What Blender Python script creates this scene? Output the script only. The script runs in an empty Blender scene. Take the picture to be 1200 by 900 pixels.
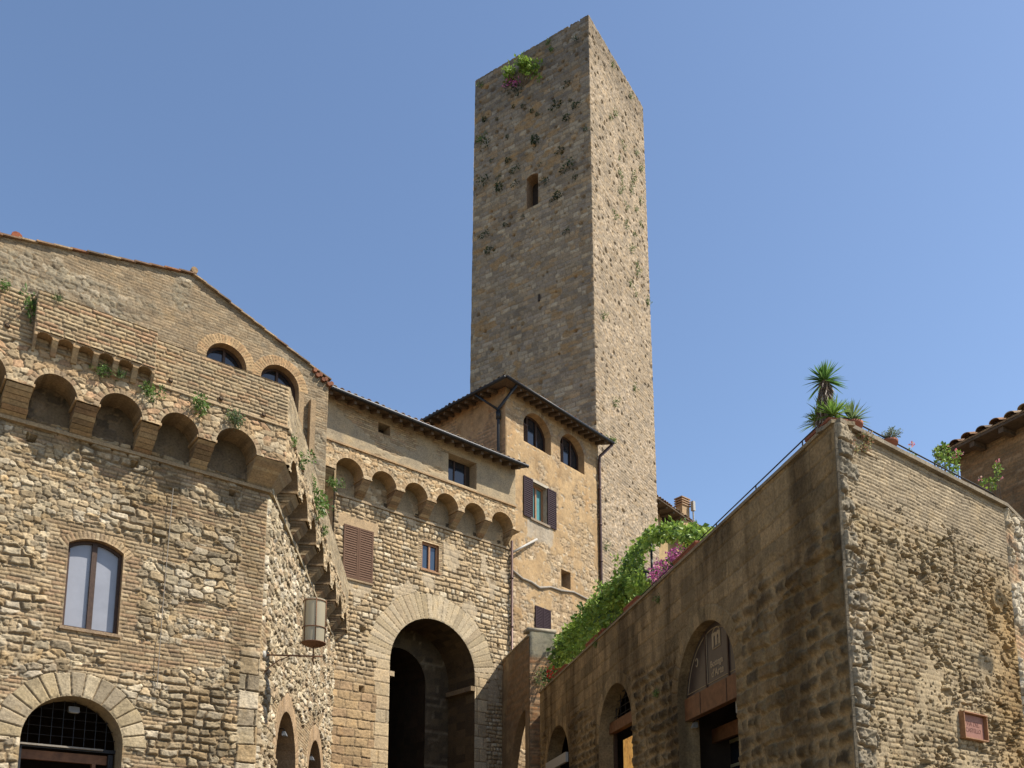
import bpy, math, random
import numpy as np
from mathutils import Vector
random.seed(7)
R = math.radians
scene = bpy.context.scene
COL = scene.collection

# ---------------------------------------------------------------- camera, sky, sun, exposure
FPX, PITCH, CYP, EYE = 1052.0, R(9.446), 875.0, 1.6       # focal length in pixels of the 1200 px wide photo, tilt, optical centre row, eye height
cam_d = bpy.data.cameras.new('camera')
cam = bpy.data.objects.new('camera', cam_d); COL.objects.link(cam)
cam.location = (0, 0, EYE); cam.rotation_euler = (R(90) + PITCH, 0, 0)
cam_d.sensor_fit = 'HORIZONTAL'; cam_d.sensor_width = 36.0
cam_d.lens = 36.0 * FPX / 1200.0
cam_d.shift_y = (CYP - 450.0) / 1200.0
cam_d.clip_start = 0.1; cam_d.clip_end = 2000
scene.camera = cam

SUN_EL, SUN_AZ = 53.0, -10.0                                # azimuth: degrees from +X towards +Y
sx, sy, sz = math.cos(R(SUN_AZ)) * math.cos(R(SUN_EL)), math.sin(R(SUN_AZ)) * math.cos(R(SUN_EL)), math.sin(R(SUN_EL))
world = bpy.data.worlds.new('World'); scene.world = world; world.use_nodes = True
wn = world.node_tree.nodes; wl = world.node_tree.links
for n in list(wn): wn.remove(n)
sky = wn.new('ShaderNodeTexSky'); sky.sky_type = 'NISHITA'; sky.sun_disc = False
sky.sun_elevation = R(SUN_EL); sky.sun_rotation = R(90 - SUN_AZ)
sky.altitude = 300; sky.air_density = 1.0; sky.dust_density = 0.75; sky.ozone_density = 2.2
bg = wn.new('ShaderNodeBackground'); bg.inputs['Strength'].default_value = 0.12
wo = wn.new('ShaderNodeOutputWorld')
wl.new(sky.outputs[0], bg.inputs[0]); wl.new(bg.outputs[0], wo.inputs[0])
sun_d = bpy.data.lights.new('sun', 'SUN'); sun_d.energy = 4.8; sun_d.angle = R(0.5); sun_d.color = (1.0, 0.94, 0.84)
sun = bpy.data.objects.new('sun', sun_d); COL.objects.link(sun)
sun.rotation_euler = Vector((sx, sy, sz)).to_track_quat('Z', 'Y').to_euler()
scene.view_settings.view_transform = 'Standard'; scene.view_settings.look = 'None'
scene.view_settings.gamma = 1; scene.view_settings.use_curve_mapping = False
scene.view_settings.exposure = 0.7
scene.render.engine = 'CYCLES'
scene.cycles.max_bounces = 5; scene.cycles.diffuse_bounces = 3

# ---------------------------------------------------------------- materials
def new_mat(name):
    m = bpy.data.materials.new(name); m.use_nodes = True
    nt = m.node_tree
    for n in list(nt.nodes): nt.nodes.remove(n)
    out = nt.nodes.new('ShaderNodeOutputMaterial')
    b = nt.nodes.new('ShaderNodeBsdfPrincipled')
    nt.links.new(b.outputs[0], out.inputs[0])
    return m, nt, b, out
def ramp(nt, fac, stops):
    r = nt.nodes.new('ShaderNodeValToRGB')
    el = r.color_ramp.elements
    while len(el) < len(stops): el.new(0.5)
    for e, (p, c) in zip(el, stops): e.position = p; e.color = tuple(c) + (1,) if len(c) == 3 else c
    nt.links.new(fac, r.inputs[0]); return r.outputs[0]
def noise(nt, vec, scale, detail=6, rough=0.6):
    n = nt.nodes.new('ShaderNodeTexNoise'); n.inputs['Scale'].default_value = scale
    n.inputs['Detail'].default_value = detail; n.inputs['Roughness'].default_value = rough
    nt.links.new(vec, n.inputs['Vector']); return n.outputs['Fac']
def mult(nt, a, b, fac=1.0):
    m = nt.nodes.new('ShaderNodeMix'); m.data_type = 'RGBA'; m.blend_type = 'MULTIPLY'
    m.inputs[0].default_value = fac
    nt.links.new(a, m.inputs[6]); nt.links.new(b, m.inputs[7]); return m.outputs[2]
def geo_pos(nt):
    return nt.nodes.new('ShaderNodeNewGeometry').outputs['Position']
def stone_mat(name, lo=0.62, hi=1.25, fine=26, bump=0.5, bdist=0.02, rough=0.95, stain=None, tint=(.93, .865, .735)):
    """masonry: per-stone colour comes from the mesh, grain, lichen mottling and pores from noise"""
    m, nt, b, out = new_mat(name)
    at = nt.nodes.new('ShaderNodeAttribute'); at.attribute_name = 'Col'
    pos = geo_pos(nt)
    n1 = noise(nt, pos, fine, 5, 0.7); n2 = noise(nt, pos, 3.1, 5, 0.65); n3 = noise(nt, pos, 90, 3, 0.6)
    c = mult(nt, at.outputs['Color'], ramp(nt, n1, [(0.30, (lo, lo, lo)), (0.70, (hi, hi, hi))]))
    c = mult(nt, c, ramp(nt, n2, [(0.30, (.76, .77, .80)), (0.55, (1, 1, 1)), (0.75, (1.14, 1.08, .97))]))
    tn_ = nt.nodes.new('ShaderNodeRGB'); tn_.outputs[0].default_value = tuple(tint) + (1,); c = mult(nt, c, tn_.outputs[0])
    if stain:                                                 # rain streaks: noise stretched along height
        mp = nt.nodes.new('ShaderNodeMapping'); mp.inputs['Scale'].default_value = (1.0, 1.0, 0.2)
        nt.links.new(pos, mp.inputs['Vector'])
        n4 = noise(nt, mp.outputs[0], 1.3, 5, 0.6)
        c = mult(nt, c, ramp(nt, n4, [(stain[0], stain[2]), (stain[1], (1, 1, 1))]))
    nt.links.new(c, b.inputs['Base Color'])
    add = nt.nodes.new('ShaderNodeMath'); add.operation = 'MULTIPLY_ADD'; add.inputs[1].default_value = 0.35
    nt.links.new(n3, add.inputs[0]); nt.links.new(n1, add.inputs[2])
    bp = nt.nodes.new('ShaderNodeBump'); bp.inputs['Strength'].default_value = bump; bp.inputs['Distance'].default_value = bdist
    nt.links.new(add.outputs[0], bp.inputs['Height']); nt.links.new(bp.outputs[0], b.inputs['Normal'])
    b.inputs['Roughness'].default_value = rough
    b.inputs['Specular IOR Level'].default_value = 0.15
    return m
def plain_mat(name, col, rough=0.6, metal=0.0, var=0.25, scale=14, bump=0.1, spec=0.3):
    m, nt, b, out = new_mat(name)
    pos = geo_pos(nt); n1 = noise(nt, pos, scale, 5, 0.65)
    lo = tuple(max(0, x * (1 - var)) for x in col); hi = tuple(min(1, x * (1 + var)) for x in col)
    nt.links.new(ramp(nt, n1, [(0.3, lo), (0.7, hi)]), b.inputs['Base Color'])
    b.inputs['Roughness'].default_value = rough; b.inputs['Metallic'].default_value = metal
    b.inputs['Specular IOR Level'].default_value = spec
    if bump:
        bp = nt.nodes.new('ShaderNodeBump'); bp.inputs['Strength'].default_value = bump; bp.inputs['Distance'].default_value = 0.01
        nt.links.new(n1, bp.inputs['Height']); nt.links.new(bp.outputs[0], b.inputs['Normal'])
    return m
def leaf_mat(name):
    m, nt, b, out = new_mat(name)
    at = nt.nodes.new('ShaderNodeAttribute'); at.attribute_name = 'Col'
    nt.links.new(at.outputs['Color'], b.inputs['Base Color'])
    b.inputs['Roughness'].default_value = 0.5; b.inputs['Specular IOR Level'].default_value = 0.25
    tr = nt.nodes.new('ShaderNodeBsdfTranslucent'); nt.links.new(at.outputs['Color'], tr.inputs[0])
    mx = nt.nodes.new('ShaderNodeMixShader'); mx.inputs[0].default_value = 0.35
    nt.links.new(b.outputs[0], mx.inputs[1]); nt.links.new(tr.outputs[0], mx.inputs[2]); nt.links.new(mx.outputs[0], out.inputs[0])
    return m
def emit_mat(name, col, s):
    m, nt, b, out = new_mat(name); b.inputs['Base Color'].default_value = tuple(col) + (1,)
    b.inputs['Emission Color'].default_value = tuple(col) + (1,); b.inputs['Emission Strength'].default_value = s
    return m
M = {
 'masonry': stone_mat('rubble masonry'),
 'tower': stone_mat('tower limestone', 0.66, 1.28, 16, 0.6, 0.03, tint=(.88, .79, .68)),
 'tile': stone_mat('roof tile', 0.6, 1.35, 18, 0.5, 0.01),
 'terrace': stone_mat('stained terrace masonry', 0.6, 1.25, 22, 0.6, 0.02, stain=(0.40, 0.53, (.50, .48, .46)), tint=(1.12, .99, .76)),
 'plaster': stone_mat('old plaster', 0.8, 1.16, 10, 0.45, 0.02, stain=(0.33, 0.5, (.84, .8, .76)), tint=(.80, .755, .675)),
 'wood_dark': plain_mat('dark brown wood', (.055, .030, .018), .55, 0, .35, 20, .2),
 'wood_brown': plain_mat('brown shutter paint', (.12, .068, .043), .75, 0, .2, 25, .15, .1),
 'wood_plum': plain_mat('dark plum shutter paint', (.035, .022, .026), .75, 0, .25, 25, .15, .1),
 'wood_orange': plain_mat('varnished door wood', (.15, .066, .028), .55, 0, .35, 8, .1, .3),
 'wood_tan': plain_mat('light window wood', (.30, .15, .07), .5, 0, .25, 25, .15),
 'rafter': plain_mat('weathered rafter', (.10, .07, .045), .85, 0, .4, 12, .4),
 'iron': plain_mat('dark iron', (.03, .03, .032), .5, .6, .3, 30, .1),
 'rust': plain_mat('rusty iron', (.17, .085, .045), .85, .2, .4, 30, .3),
 'lead': plain_mat('grey metal', (.24, .21, .17), .7, .1, .2, 20, .1),
 'white_metal': plain_mat('white painted pipe', (.36, .34, .30), .5, 0, .1, 20, .05),
 'copper': plain_mat('brown drainpipe', (.085, .05, .04), .45, .4, .35, 6, .1),
 'grey_metal': plain_mat('grey paint', (.30, .31, .32), .4, .3, .15, 12, .05),
 'cream': plain_mat('cream painted wood', (.34, .30, .17), .5, 0, .1, 12, .1),
 'terracotta': plain_mat('terracotta', (.25, .09, .05), .85, 0, .25, 14, .3),
 'soil': plain_mat('soil', (.04, .028, .018), 1, 0, .4, 30, .6),
 'dark_room': plain_mat('unlit interior wall', (.045, .033, .025), .9, 0, .3, 3, 0),
 'sign_board': plain_mat('dark sign board', (.045, .032, .027), .35, 0, .2, 8, 0, .5),
 'gold': plain_mat('faded gold paint', (.33, .25, .15), .6, 0, .15, 30, 0),
 'plaque_red': plain_mat('red terracotta plaque', (.26, .125, .09), .7, 0, .15, 30, .15),
 'ink': plain_mat('dark red lettering', (.15, .062, .048), .8, 0, .1, 30, 0),
 'leaf': leaf_mat('leaf'),
 'stem': plain_mat('stem bark', (.14, .10, .065), .9, 0, .4, 25, .5),
 'slate': stone_mat('paving', .7, 1.2, 14, .5, .01),
}
def glass_mat(name, col, rough=0.08):
    m, nt, b, out = new_mat(name)
    b.inputs['Base Color'].default_value = tuple(col) + (1,); b.inputs['Roughness'].default_value = rough
    b.inputs['Specular IOR Level'].default_value = 0.7
    return m
M['glass_dark'] = glass_mat('dark window glass', (.012, .016, .022))
M['glass_blue'] = glass_mat('window glass', (.03, .05, .08))
M['curtain'] = plain_mat('net curtain behind glass', (.25, .255, .28), .25, 0, .12, 1.6, 0, .7)
M['teal'] = plain_mat('teal curtain', (.07, .22, .22), .4, 0, .15, 3, 0, .6)
m, nt, b, out = new_mat('frosted lantern glass'); M['lantern_glass'] = m
b.inputs['Base Color'].default_value = (.48, .42, .29, 1); b.inputs['Roughness'].default_value = 0.35
trn = nt.nodes.new('ShaderNodeBsdfTranslucent'); trn.inputs[0].default_value = (.6, .54, .4, 1)
mx = nt.nodes.new('ShaderNodeMixShader'); mx.inputs[0].default_value = .4
nt.links.new(b.outputs[0], mx.inputs[1]); nt.links.new(trn.outputs[0], mx.inputs[2]); nt.links.new(mx.outputs[0], out.inputs[0])
M['bulb'] = emit_mat('lit shop bulb', (1.0, .75, .4), 2.5)

# ---------------------------------------------------------------- mesh builder
class MB:
    def __init__(s): s.v = []; s.f = []; s.c = []; s.n = 0
    def add(s, verts, faces, col=(.4, .33, .24)):
        verts = np.asarray(verts, dtype=float).reshape(-1, 3); k = len(verts)
        s.v.append(verts)
        for grp in (faces if isinstance(faces, list) and len(faces) and isinstance(faces[0], np.ndarray) else [faces]):
            if isinstance(grp, np.ndarray): s.f.append(grp + s.n)
            else:
                by = {}
                for f in grp: by.setdefault(len(f), []).append(f)
                for q in by.values(): s.f.append(np.array(q, dtype=np.int64) + s.n)
        c = np.asarray(col, dtype=float)
        s.c.append(np.tile(c, (k, 1)) if c.ndim == 1 else c)
        s.n += k
    def hexa(s, p, col=(.4, .33, .24)):      # 8 points: bottom 4 round, top 4 round
        s.add(p, [(0, 3, 2, 1), (4, 5, 6, 7), (0, 1, 5, 4), (1, 2, 6, 5), (2, 3, 7, 6), (3, 0, 4, 7)], col)
    def box(s, a, b, col=(.4, .33, .24)):
        x0, y0, z0 = a; x1, y1, z1 = b
        s.hexa([(x0, y0, z0), (x1, y0, z0), (x1, y1, z0), (x0, y1, z0), (x0, y0, z1), (x1, y0, z1), (x1, y1, z1), (x0, y1, z1)], col)
    def tube(s, pts, r, n=8, col=(.2, .2, .2), cap=True):
        pts = [Vector(p) for p in pts]; rs = r if isinstance(r, (list, tuple)) else [r] * len(pts)
        vs = []; N = len(pts); up = None
        for i, p in enumerate(pts):
            t = (pts[min(i + 1, N - 1)] - pts[max(i - 1, 0)]).normalized()
            if up is None: up = Vector((0, 0, 1)) if abs(t.z) < .9 else Vector((1, 0, 0))
            a = t.cross(up).normalized(); bb = a.cross(t).normalized(); up = bb
            for k in range(n):
                q = 2 * math.pi * k / n; vs.append(p + (a * math.cos(q) + bb * math.sin(q)) * rs[i])
        fs = [(i * n + k, i * n + (k + 1) % n, (i + 1) * n + (k + 1) % n, (i + 1) * n + k) for i in range(N - 1) for k in range(n)]
        if cap: fs += [tuple(range(n))[::-1], tuple((N - 1) * n + k for k in range(n))]
        s.add(vs, fs, col)
    def lathe(s, c, prof, n=20, col=(.3, .12, .06), sx=1, sy=1, rz=0):
        vs = []
        for r, z in prof:
            for k in range(n):
                q = 2 * math.pi * k / n; x, y = r * sx * math.cos(q), r * sy * math.sin(q)
                vs.append((c[0] + x * math.cos(rz) - y * math.sin(rz), c[1] + x * math.sin(rz) + y * math.cos(rz), c[2] + z))
        s.add(vs, [(i * n + k, i * n + (k + 1) % n, (i + 1) * n + (k + 1) % n, (i + 1) * n + k) for i in range(len(prof) - 1) for k in range(n)], col)
    def build(s, name, mat, parent=None, smooth=False):
        v = np.concatenate(s.v); c = np.concatenate(s.c)
        if parent is not None: v = v - np.array(parent_world(parent))
        me = bpy.data.meshes.new(name)
        me.vertices.add(len(v)); me.vertices.foreach_set('co', v.astype(np.float32).ravel())
        loops = np.concatenate([f.ravel() for f in s.f]); tot = np.concatenate([np.full(len(f), f.shape[1]) for f in s.f])
        me.loops.add(len(loops)); me.loops.foreach_set('vertex_index', loops.astype(np.int32))
        st = np.concatenate([[0], np.cumsum(tot)[:-1]])
        me.polygons.add(len(tot)); me.polygons.foreach_set('loop_start', st.astype(np.int32)); me.polygons.foreach_set('loop_total', tot.astype(np.int32))
        me.update(calc_edges=True); me.validate()
        me.polygons.foreach_set('use_smooth', np.full(len(me.polygons), smooth))
        if len(me.vertices) == len(c):
            a = me.color_attributes.new('Col', 'FLOAT_COLOR', 'POINT')
            a.data.foreach_set('color', np.concatenate([c, np.ones((len(c), 1))], 1).astype(np.float32).ravel())
        me.materials.append(mat)
        o = bpy.data.objects.new(name, me); COL.objects.link(o)
        if parent is not None: o.parent = parent
        return o
def parent_world(o):
    x = Vector(o.location)
    while o.parent is not None: o = o.parent; x = x + Vector(o.location)
    return x
def thing(name, label, cat, loc=(0, 0, 0), group=None):
    o = bpy.data.objects.new(name, None); COL.objects.link(o); o.location = loc
    o.empty_display_size = .3
    tag(o, label, cat, group); return o
def tag(o, label=None, cat=None, group=None, kind=None):
    if label: o['label'] = label
    if cat: o['category'] = cat
    if group: o['group'] = group
    if kind: o['kind'] = kind
    return o
def copy_tree(o, parent=None):
    c = o.copy(); COL.objects.link(c)
    if parent is not None: c.parent = parent
    for ch in list(o.children): copy_tree(ch, c)
    return c

# ---------------------------------------------------------------- wall planes
def ray(px, py):
    xc = (px - 600) / FPX; yc = (CYP - py) / FPX
    return (xc, math.cos(PITCH) - yc * math.sin(PITCH), yc * math.cos(PITCH) + math.sin(PITCH))
def atY(px, py, Y):
    r = ray(px, py); return (r[0] / r[1] * Y, Y, EYE + r[2] / r[1] * Y)
class Wall:
    """a vertical plane: origin in plan and a bearing; u runs along it, z is height, w stands out towards the viewer"""
    def __init__(s, x, y, bearing, flip=False):
        s.a = bearing; s.O = (x, y); s.d = (math.sin(bearing), math.cos(bearing))
        n = (s.d[1], -s.d[0])
        if n[0] * -x + n[1] * -y < 0: n = (-n[0], -n[1])
        if flip: n = (-n[0], -n[1])
        s.n = n
    def p(s, u, z, w=0.0): return (s.O[0] + u * s.d[0] + w * s.n[0], s.O[1] + u * s.d[1] + w * s.n[1], z)
    def at(s, px, py, w=0.0):
        r = ray(px, py); k = s.n[0] * s.O[0] + s.n[1] * s.O[1] + w
        t = k / (s.n[0] * r[0] + s.n[1] * r[1]); x, y = r[0] * t, r[1] * t
        return ((x - s.O[0]) * s.d[0] + (y - s.O[1]) * s.d[1], r[2] * t + EYE)
    def rel(s, pt): return ((pt[0] - s.O[0]) * s.d[0] + (pt[1] - s.O[1]) * s.d[1], (pt[0] - s.O[0]) * s.n[0] + (pt[1] - s.O[1]) * s.n[1])
    def box(s, mb, u0, u1, z0, z1, w0, w1, col=(.4, .33, .24)):
        mb.hexa([s.p(u0, z0, w0), s.p(u1, z0, w0), s.p(u1, z0, w1), s.p(u0, z0, w1), s.p(u0, z1, w0), s.p(u1, z1, w0), s.p(u1, z1, w1), s.p(u0, z1, w1)], col)
    def wedge(s, mb, u0, u1, z0, z1, wb, wt, back=-.05, col=(.4, .33, .24), du=0):
        mb.hexa([s.p(u0 + du, z0, back), s.p(u1 - du, z0, back), s.p(u1 - du, z0, wb), s.p(u0 + du, z0, wb), s.p(u0, z1, back), s.p(u1, z1, back), s.p(u1, z1, wt), s.p(u0, z1, wt)], col)
def bearing(vp): return math.atan2(vp - 600, FPX / math.cos(PITCH))

# ---------------------------------------------------------------- masonry patterns (height and albedo over a wall plane)
def hsh(i, j, s):
    x = np.sin(i * 127.1 + j * 311.7 + s * 74.7) * 43758.5453; return x - np.floor(x)
def vn(u, v, s):
    i = np.floor(u); j = np.floor(v); a = u - i; b = v - j; a = a * a * (3 - 2 * a); b = b * b * (3 - 2 * b)
    return (hsh(i, j, s) * (1 - a) + hsh(i + 1, j, s) * a) * (1 - b) + (hsh(i, j + 1, s) * (1 - a) + hsh(i + 1, j + 1, s) * a) * b
def fbm(u, v, s, o=4):
    r = 0; A = .5; t = 0
    for k in range(o): r = r + A * vn(u, v, s + k * 13.7); t += A; A *= .55; u = u * 2.03 + 5.2; v = v * 2.03 + 1.7
    return r / t
def sst(a, b, x):
    t = np.clip((x - a) / (b - a), 0, 1); return t * t * (3 - 2 * t)
def pick(pal, h, h2, var=.22):
    pal = np.array(pal); c = pal[np.minimum((h * len(pal)).astype(int), len(pal) - 1)]
    return c * (1 + var * (h2[:, None] * 2 - 1))
P_RUB = [(.47, .385, .275), (.39, .33, .245), (.54, .47, .36), (.31, .265, .205), (.44, .34, .22), (.56, .50, .41), (.41, .36, .28), (.36, .29, .20)]
P_GATE = [(.51, .41, .285), (.47, .37, .25), (.55, .46, .34), (.42, .34, .24), (.51, .40, .27), (.62, .55, .44), (.38, .30, .21)]
P_BRK = [(.41, .315, .215), (.45, .35, .235), (.36, .28, .20), (.48, .395, .285), (.42, .345, .25), (.38, .275, .19)]
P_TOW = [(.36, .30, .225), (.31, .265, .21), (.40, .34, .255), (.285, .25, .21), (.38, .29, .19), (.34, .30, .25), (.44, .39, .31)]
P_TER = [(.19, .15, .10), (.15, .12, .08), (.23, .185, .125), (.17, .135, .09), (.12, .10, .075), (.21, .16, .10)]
MORT = np.array((.25, .195, .135))
def rubble(u, z, w=.34, h=.19, seed=1, depth=.05, pal=P_RUB, mort=MORT, warp=.10, p=4.0, jit=.85, mw=.03):
    uu = u + warp * (fbm(u * 1.9, z * 1.9, seed + 50, 3) - .5) * 2; zz = z + warp * .8 * (fbm(u * 1.7 + 9, z * 1.7, seed + 60, 3) - .5) * 2
    zz = zz + .06 * np.sin(u * .9 + seed)
    a = uu / w; b = zz / h; j0 = np.floor(b)
    f1 = np.full(u.shape, 9.); f2 = np.full(u.shape, 9.); id1 = np.zeros(u.shape); id2 = np.zeros(u.shape); qx = np.zeros(u.shape); qy = np.zeros(u.shape)
    for dj in (-1, 0, 1):
        j = j0 + dj; off = hsh(j, j * 0 + 3, seed) * .9; ww = .75 + .7 * hsh(j, j * 0 + 5, seed); aa = a * ww + off; i0 = np.floor(aa)
        for di in (-1, 0, 1):
            i = i0 + di
            cx = i + .5 + jit * .8 * (hsh(i, j, seed + 1) - .5); cy = j + .5 + jit * .55 * (hsh(i, j, seed + 2) - .5)
            d = ((np.abs(aa - cx) * 1.0) ** p + (np.abs(b - cy) * 1.12) ** p) ** (1 / p) - .16 * (hsh(i, j, seed + 7) - .5)
            n1 = d < f1; f2 = np.where(n1, f1, np.minimum(f2, d))
            id1 = np.where(n1, i, id1); id2 = np.where(n1, j, id2); qx = np.where(n1, aa - cx, qx); qy = np.where(n1, b - cy, qy); f1 = np.where(n1, d, f1)
    e = f2 - f1
    e = e + .16 * (fbm(u * 12, z * 12, seed + 70, 3) - .5)
    prof = sst(mw - .02, mw + .14, e); stone = sst(mw, mw + .07, e)
    r = hsh(id1, id2, seed + 3); r2 = hsh(id1, id2, seed + 4)
    hh = depth * prof * (.45 + .75 * r) + depth * .85 * (fbm(u * 9, z * 11, seed + 80, 4) - .5) * stone
    hh = hh + depth * prof * .9 * (qx * (hsh(id1, id2, seed + 11) - .5) + qy * (hsh(id1, id2, seed + 12) - .5))
    col = pick(pal, r2, hsh(id1, id2, seed + 5)) * stone[:, None] + mort[None, :] * (1 - stone[:, None])
    pits = sst(.60, .70, fbm(u * 22, z * 26, seed + 90, 2)) * stone * (hsh(id1, id2, seed + 8) > .45)
    hh = hh - pits * depth * .45
    return hh, col
def courses(u, z, w=.28, h=.068, seed=1, depth=.014, pal=P_BRK, mort=MORT, joint=.010, warp=.02, wvar=.5, rough=.5):
    uu = u + warp * (fbm(u * 3, z * 3, seed + 50, 2) - .5) * 2; zz = z + warp * (fbm(u * 1.6 + 4, z * 2.2, seed + 60, 3) - .5) * 2
    b = zz / h; j = np.floor(b); fz = b - j
    ww = w * (1 + wvar * (hsh(j, j * 0 + 5, seed) - .5)); a = uu / ww + hsh(j, j * 0 + 3, seed) * 7
    i = np.floor(a); jl = .5 * wvar * (hsh(i, j, seed + 1) - .5); jr = .5 * wvar * (hsh(i + 1, j, seed + 1) - .5)
    fl = a - i - jl; lo = fl < 0; hi = (a - i - 1 - jr) > 0
    i = np.where(lo, i - 1, np.where(hi, i + 1, i))
    jl = .5 * wvar * (hsh(i, j, seed + 1) - .5); jr = .5 * wvar * (hsh(i + 1, j, seed + 1) - .5)
    dl = np.minimum(a - i - jl, i + 1 + jr - a) * ww; dz = np.minimum(fz, 1 - fz) * h
    e = np.minimum(dl, dz) + joint * 1.0 * (fbm(u * 20, z * 20, seed + 70, 2) - .5)
    prof = sst(joint * .3, joint * 1.6, e); r = hsh(i, j, seed + 3)
    hh = depth * prof * (1 - rough * .5 + rough * r) + depth * rough * (fbm(u * 13, z * 15, seed + 80, 3) - .5)
    col = pick(pal, hsh(i, j, seed + 4), hsh(i, j, seed + 5), .18) * prof[:, None] + mort[None, :] * (1 - prof[:, None])
    return hh, col
def mixs(a, b, m):
    return a[0] * (1 - m) + b[0] * m, a[1] * (1 - m[:, None]) + b[1] * m[:, None]
def ring(u, z, base, cu, cz, r0, r1, n, seed=1, pal=P_GATE, depth=.035, a0=0, a1=math.pi, joint=.010, mort=MORT):
    """radial voussoirs of an arch over a base pattern"""
    x = u - cu; y = z - cz; rr = np.hypot(x, y); an = np.arctan2(y, x)
    t = (an - a0) / (a1 - a0) * n; k = np.floor(t)
    r1k = r1 + (r1 - r0) * .10 * (hsh(k, k * 0, seed) - .5)
    inside = (rr > r0 - .06) & (rr < r1k) & (an > a0) & (an < a1)
    e = np.minimum(np.minimum(t - k, k + 1 - t) * (a1 - a0) / n * rr, np.minimum(r1k - rr, .2)) + .006 * (fbm(u * 20, z * 20, seed, 2) - .5)
    prof = sst(joint * .3, joint * 2, e)
    hh = depth * prof * (.8 + .3 * hsh(k, k * 0 + 2, seed)) + .010 * (fbm(u * 16, z * 16, seed + 5, 3) - .5)
    col = pick(pal, hsh(k, k * 0 + 3, seed), hsh(k, k * 0 + 4, seed), .12) * prof[:, None] + np.array(mort)[None, :] * (1 - prof[:, None])
    m = inside.astype(float); return mixs(base, (hh, col), m)
def holes_px(u, z, base, lst, depth=.15):
    """put-log holes: small square pockets"""
    h, c = base
    for (cu, cz, r) in lst:
        d = np.maximum(np.abs(u - cu), np.abs(z - cz)) + .02 * (fbm(u * 9, z * 9, 3, 2) - .5)
        h = np.where(d < r, -depth, h)
    return h, c
def poly_sd(P, u, z):
    P = np.array(P); n = len(P); best = np.full(u.shape, 1e9); bx = u.copy(); bz = z.copy(); ins = np.zeros(u.shape, bool)
    for i in range(n):
        a = P[i]; b = P[(i + 1) % n]; d = b - a; L = d @ d
        if L < 1e-12: continue
        t = np.clip(((u - a[0]) * d[0] + (z - a[1]) * d[1]) / L, 0, 1)
        x = a[0] + t * d[0]; y = a[1] + t * d[1]; q = (u - x) ** 2 + (z - y) ** 2
        m = q < best; best = np.where(m, q, best); bx = np.where(m, x, bx); bz = np.where(m, y, bz)
        if abs(d[1]) > 1e-12:
            c = ((a[1] > z) != (b[1] > z)) & (u < d[0] * (z - a[1]) / d[1] + a[0]); ins ^= c
    s = np.sqrt(best); return np.where(ins, s, -s), bx, bz
def relief(mb, W, u0, u1, z0, z1, step, style, holes=(), outline=None, w0=0.0, edge=.05, side=.04, base=.022):
    nu = max(2, int(math.ceil((u1 - u0) / step)) + 1); nz = max(2, int(math.ceil((z1 - z0) / step)) + 1)
    U, Z = np.meshgrid(np.linspace(u0, u1, nu), np.linspace(z0, z1, nz)); U = U.ravel(); Z = Z.ravel()
    U0 = U.copy(); Z0 = Z.copy(); sd = np.full(U.shape, 1e3); su = (u1 - u0) / (nu - 1)
    for q, P in [(1, outline)] * (outline is not None) + [(-1, h) for h in holes]:
        s, bx, bz = poly_sd(P, U0, Z0); s = s * q
        m = np.abs(s) < .72 * step
        inb = (U0 > u0 + 1e-6) & (U0 < u1 - 1e-6)
        U = np.where(m & inb, bx, U); Z = np.where(m, bz, Z)
        sd = np.minimum(sd, s)
    h, c = style(U, Z)
    f = sst(0, edge, sd); h = base * (1 - f) + h * f
    sdg = np.minimum(U - u0, u1 - U); h = h * sst(-1e-6, max(side, 1e-6), sdg)
    ids = np.arange(nu * nz).reshape(nz, nu)
    F = np.stack([ids[:-1, :-1], ids[:-1, 1:], ids[1:, 1:], ids[1:, :-1]], -1).reshape(-1, 4)
    keep = np.clip(sd[F], -step, step).mean(1) > 0
    F = F[keep]
    V = np.stack([W.O[0] + U * W.d[0] + (w0 + h) * W.n[0], W.O[1] + U * W.d[1] + (w0 + h) * W.n[1], Z], 1)
    used = np.unique(F); mp = np.full(len(V), -1); mp[used] = np.arange(len(used))
    mb.add(V[used], [mp[F]], c[used])
def arch(u0, u1, zb, zt, rise=None, n=20):
    """opening outline: two jambs under a circular head"""
    hw = (u1 - u0) / 2; rise = hw if rise is None else rise; zs = zt - rise
    Rr = (hw * hw + rise * rise) / (2 * rise); cz = zt - Rr; A = math.asin(min(1, hw / Rr))
    if rise > hw: A = math.pi - A
    pts = [(u0, zb), (u1, zb)]
    for k in range(n + 1):
        q = A - 2 * A * k / n; pts.append(((u0 + u1) / 2 + Rr * math.sin(q), cz + Rr * math.cos(q)))
    return pts
def rect(u0, u1, z0, z1): return [(u0, z0), (u1, z0), (u1, z1), (u0, z1)]
def reveal(mb, W, P, wf, wb, col, bottom=True, sub=6):
    n = len(P)
    for i in range(n):
        a, b = P[i], P[(i + 1) % n]
        if not bottom and i == 0: continue
        vs = []; 
        for k in range(sub + 1):
            w = wf + (wb - wf) * k / sub; vs += [W.p(a[0], a[1], w), W.p(b[0], b[1], w)]
        cc = np.array(col) * random.uniform(.88, 1.1)
        mb.add(vs, [(2 * k, 2 * k + 1, 2 * k + 3, 2 * k + 2) for k in range(sub)], cc)
def slab(mb, W, P, w0, w1, col=(.3, .3, .3)):
    """polygon in the wall plane given thickness"""
    n = len(P); vs = [W.p(a, b, w0) for a, b in P] + [W.p(a, b, w1) for a, b in P]
    mb.add(vs, [tuple(range(n)), tuple(range(2 * n - 1, n - 1, -1))] + [(i, (i + 1) % n, n + (i + 1) % n, n + i) for i in range(n)], col)
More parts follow.
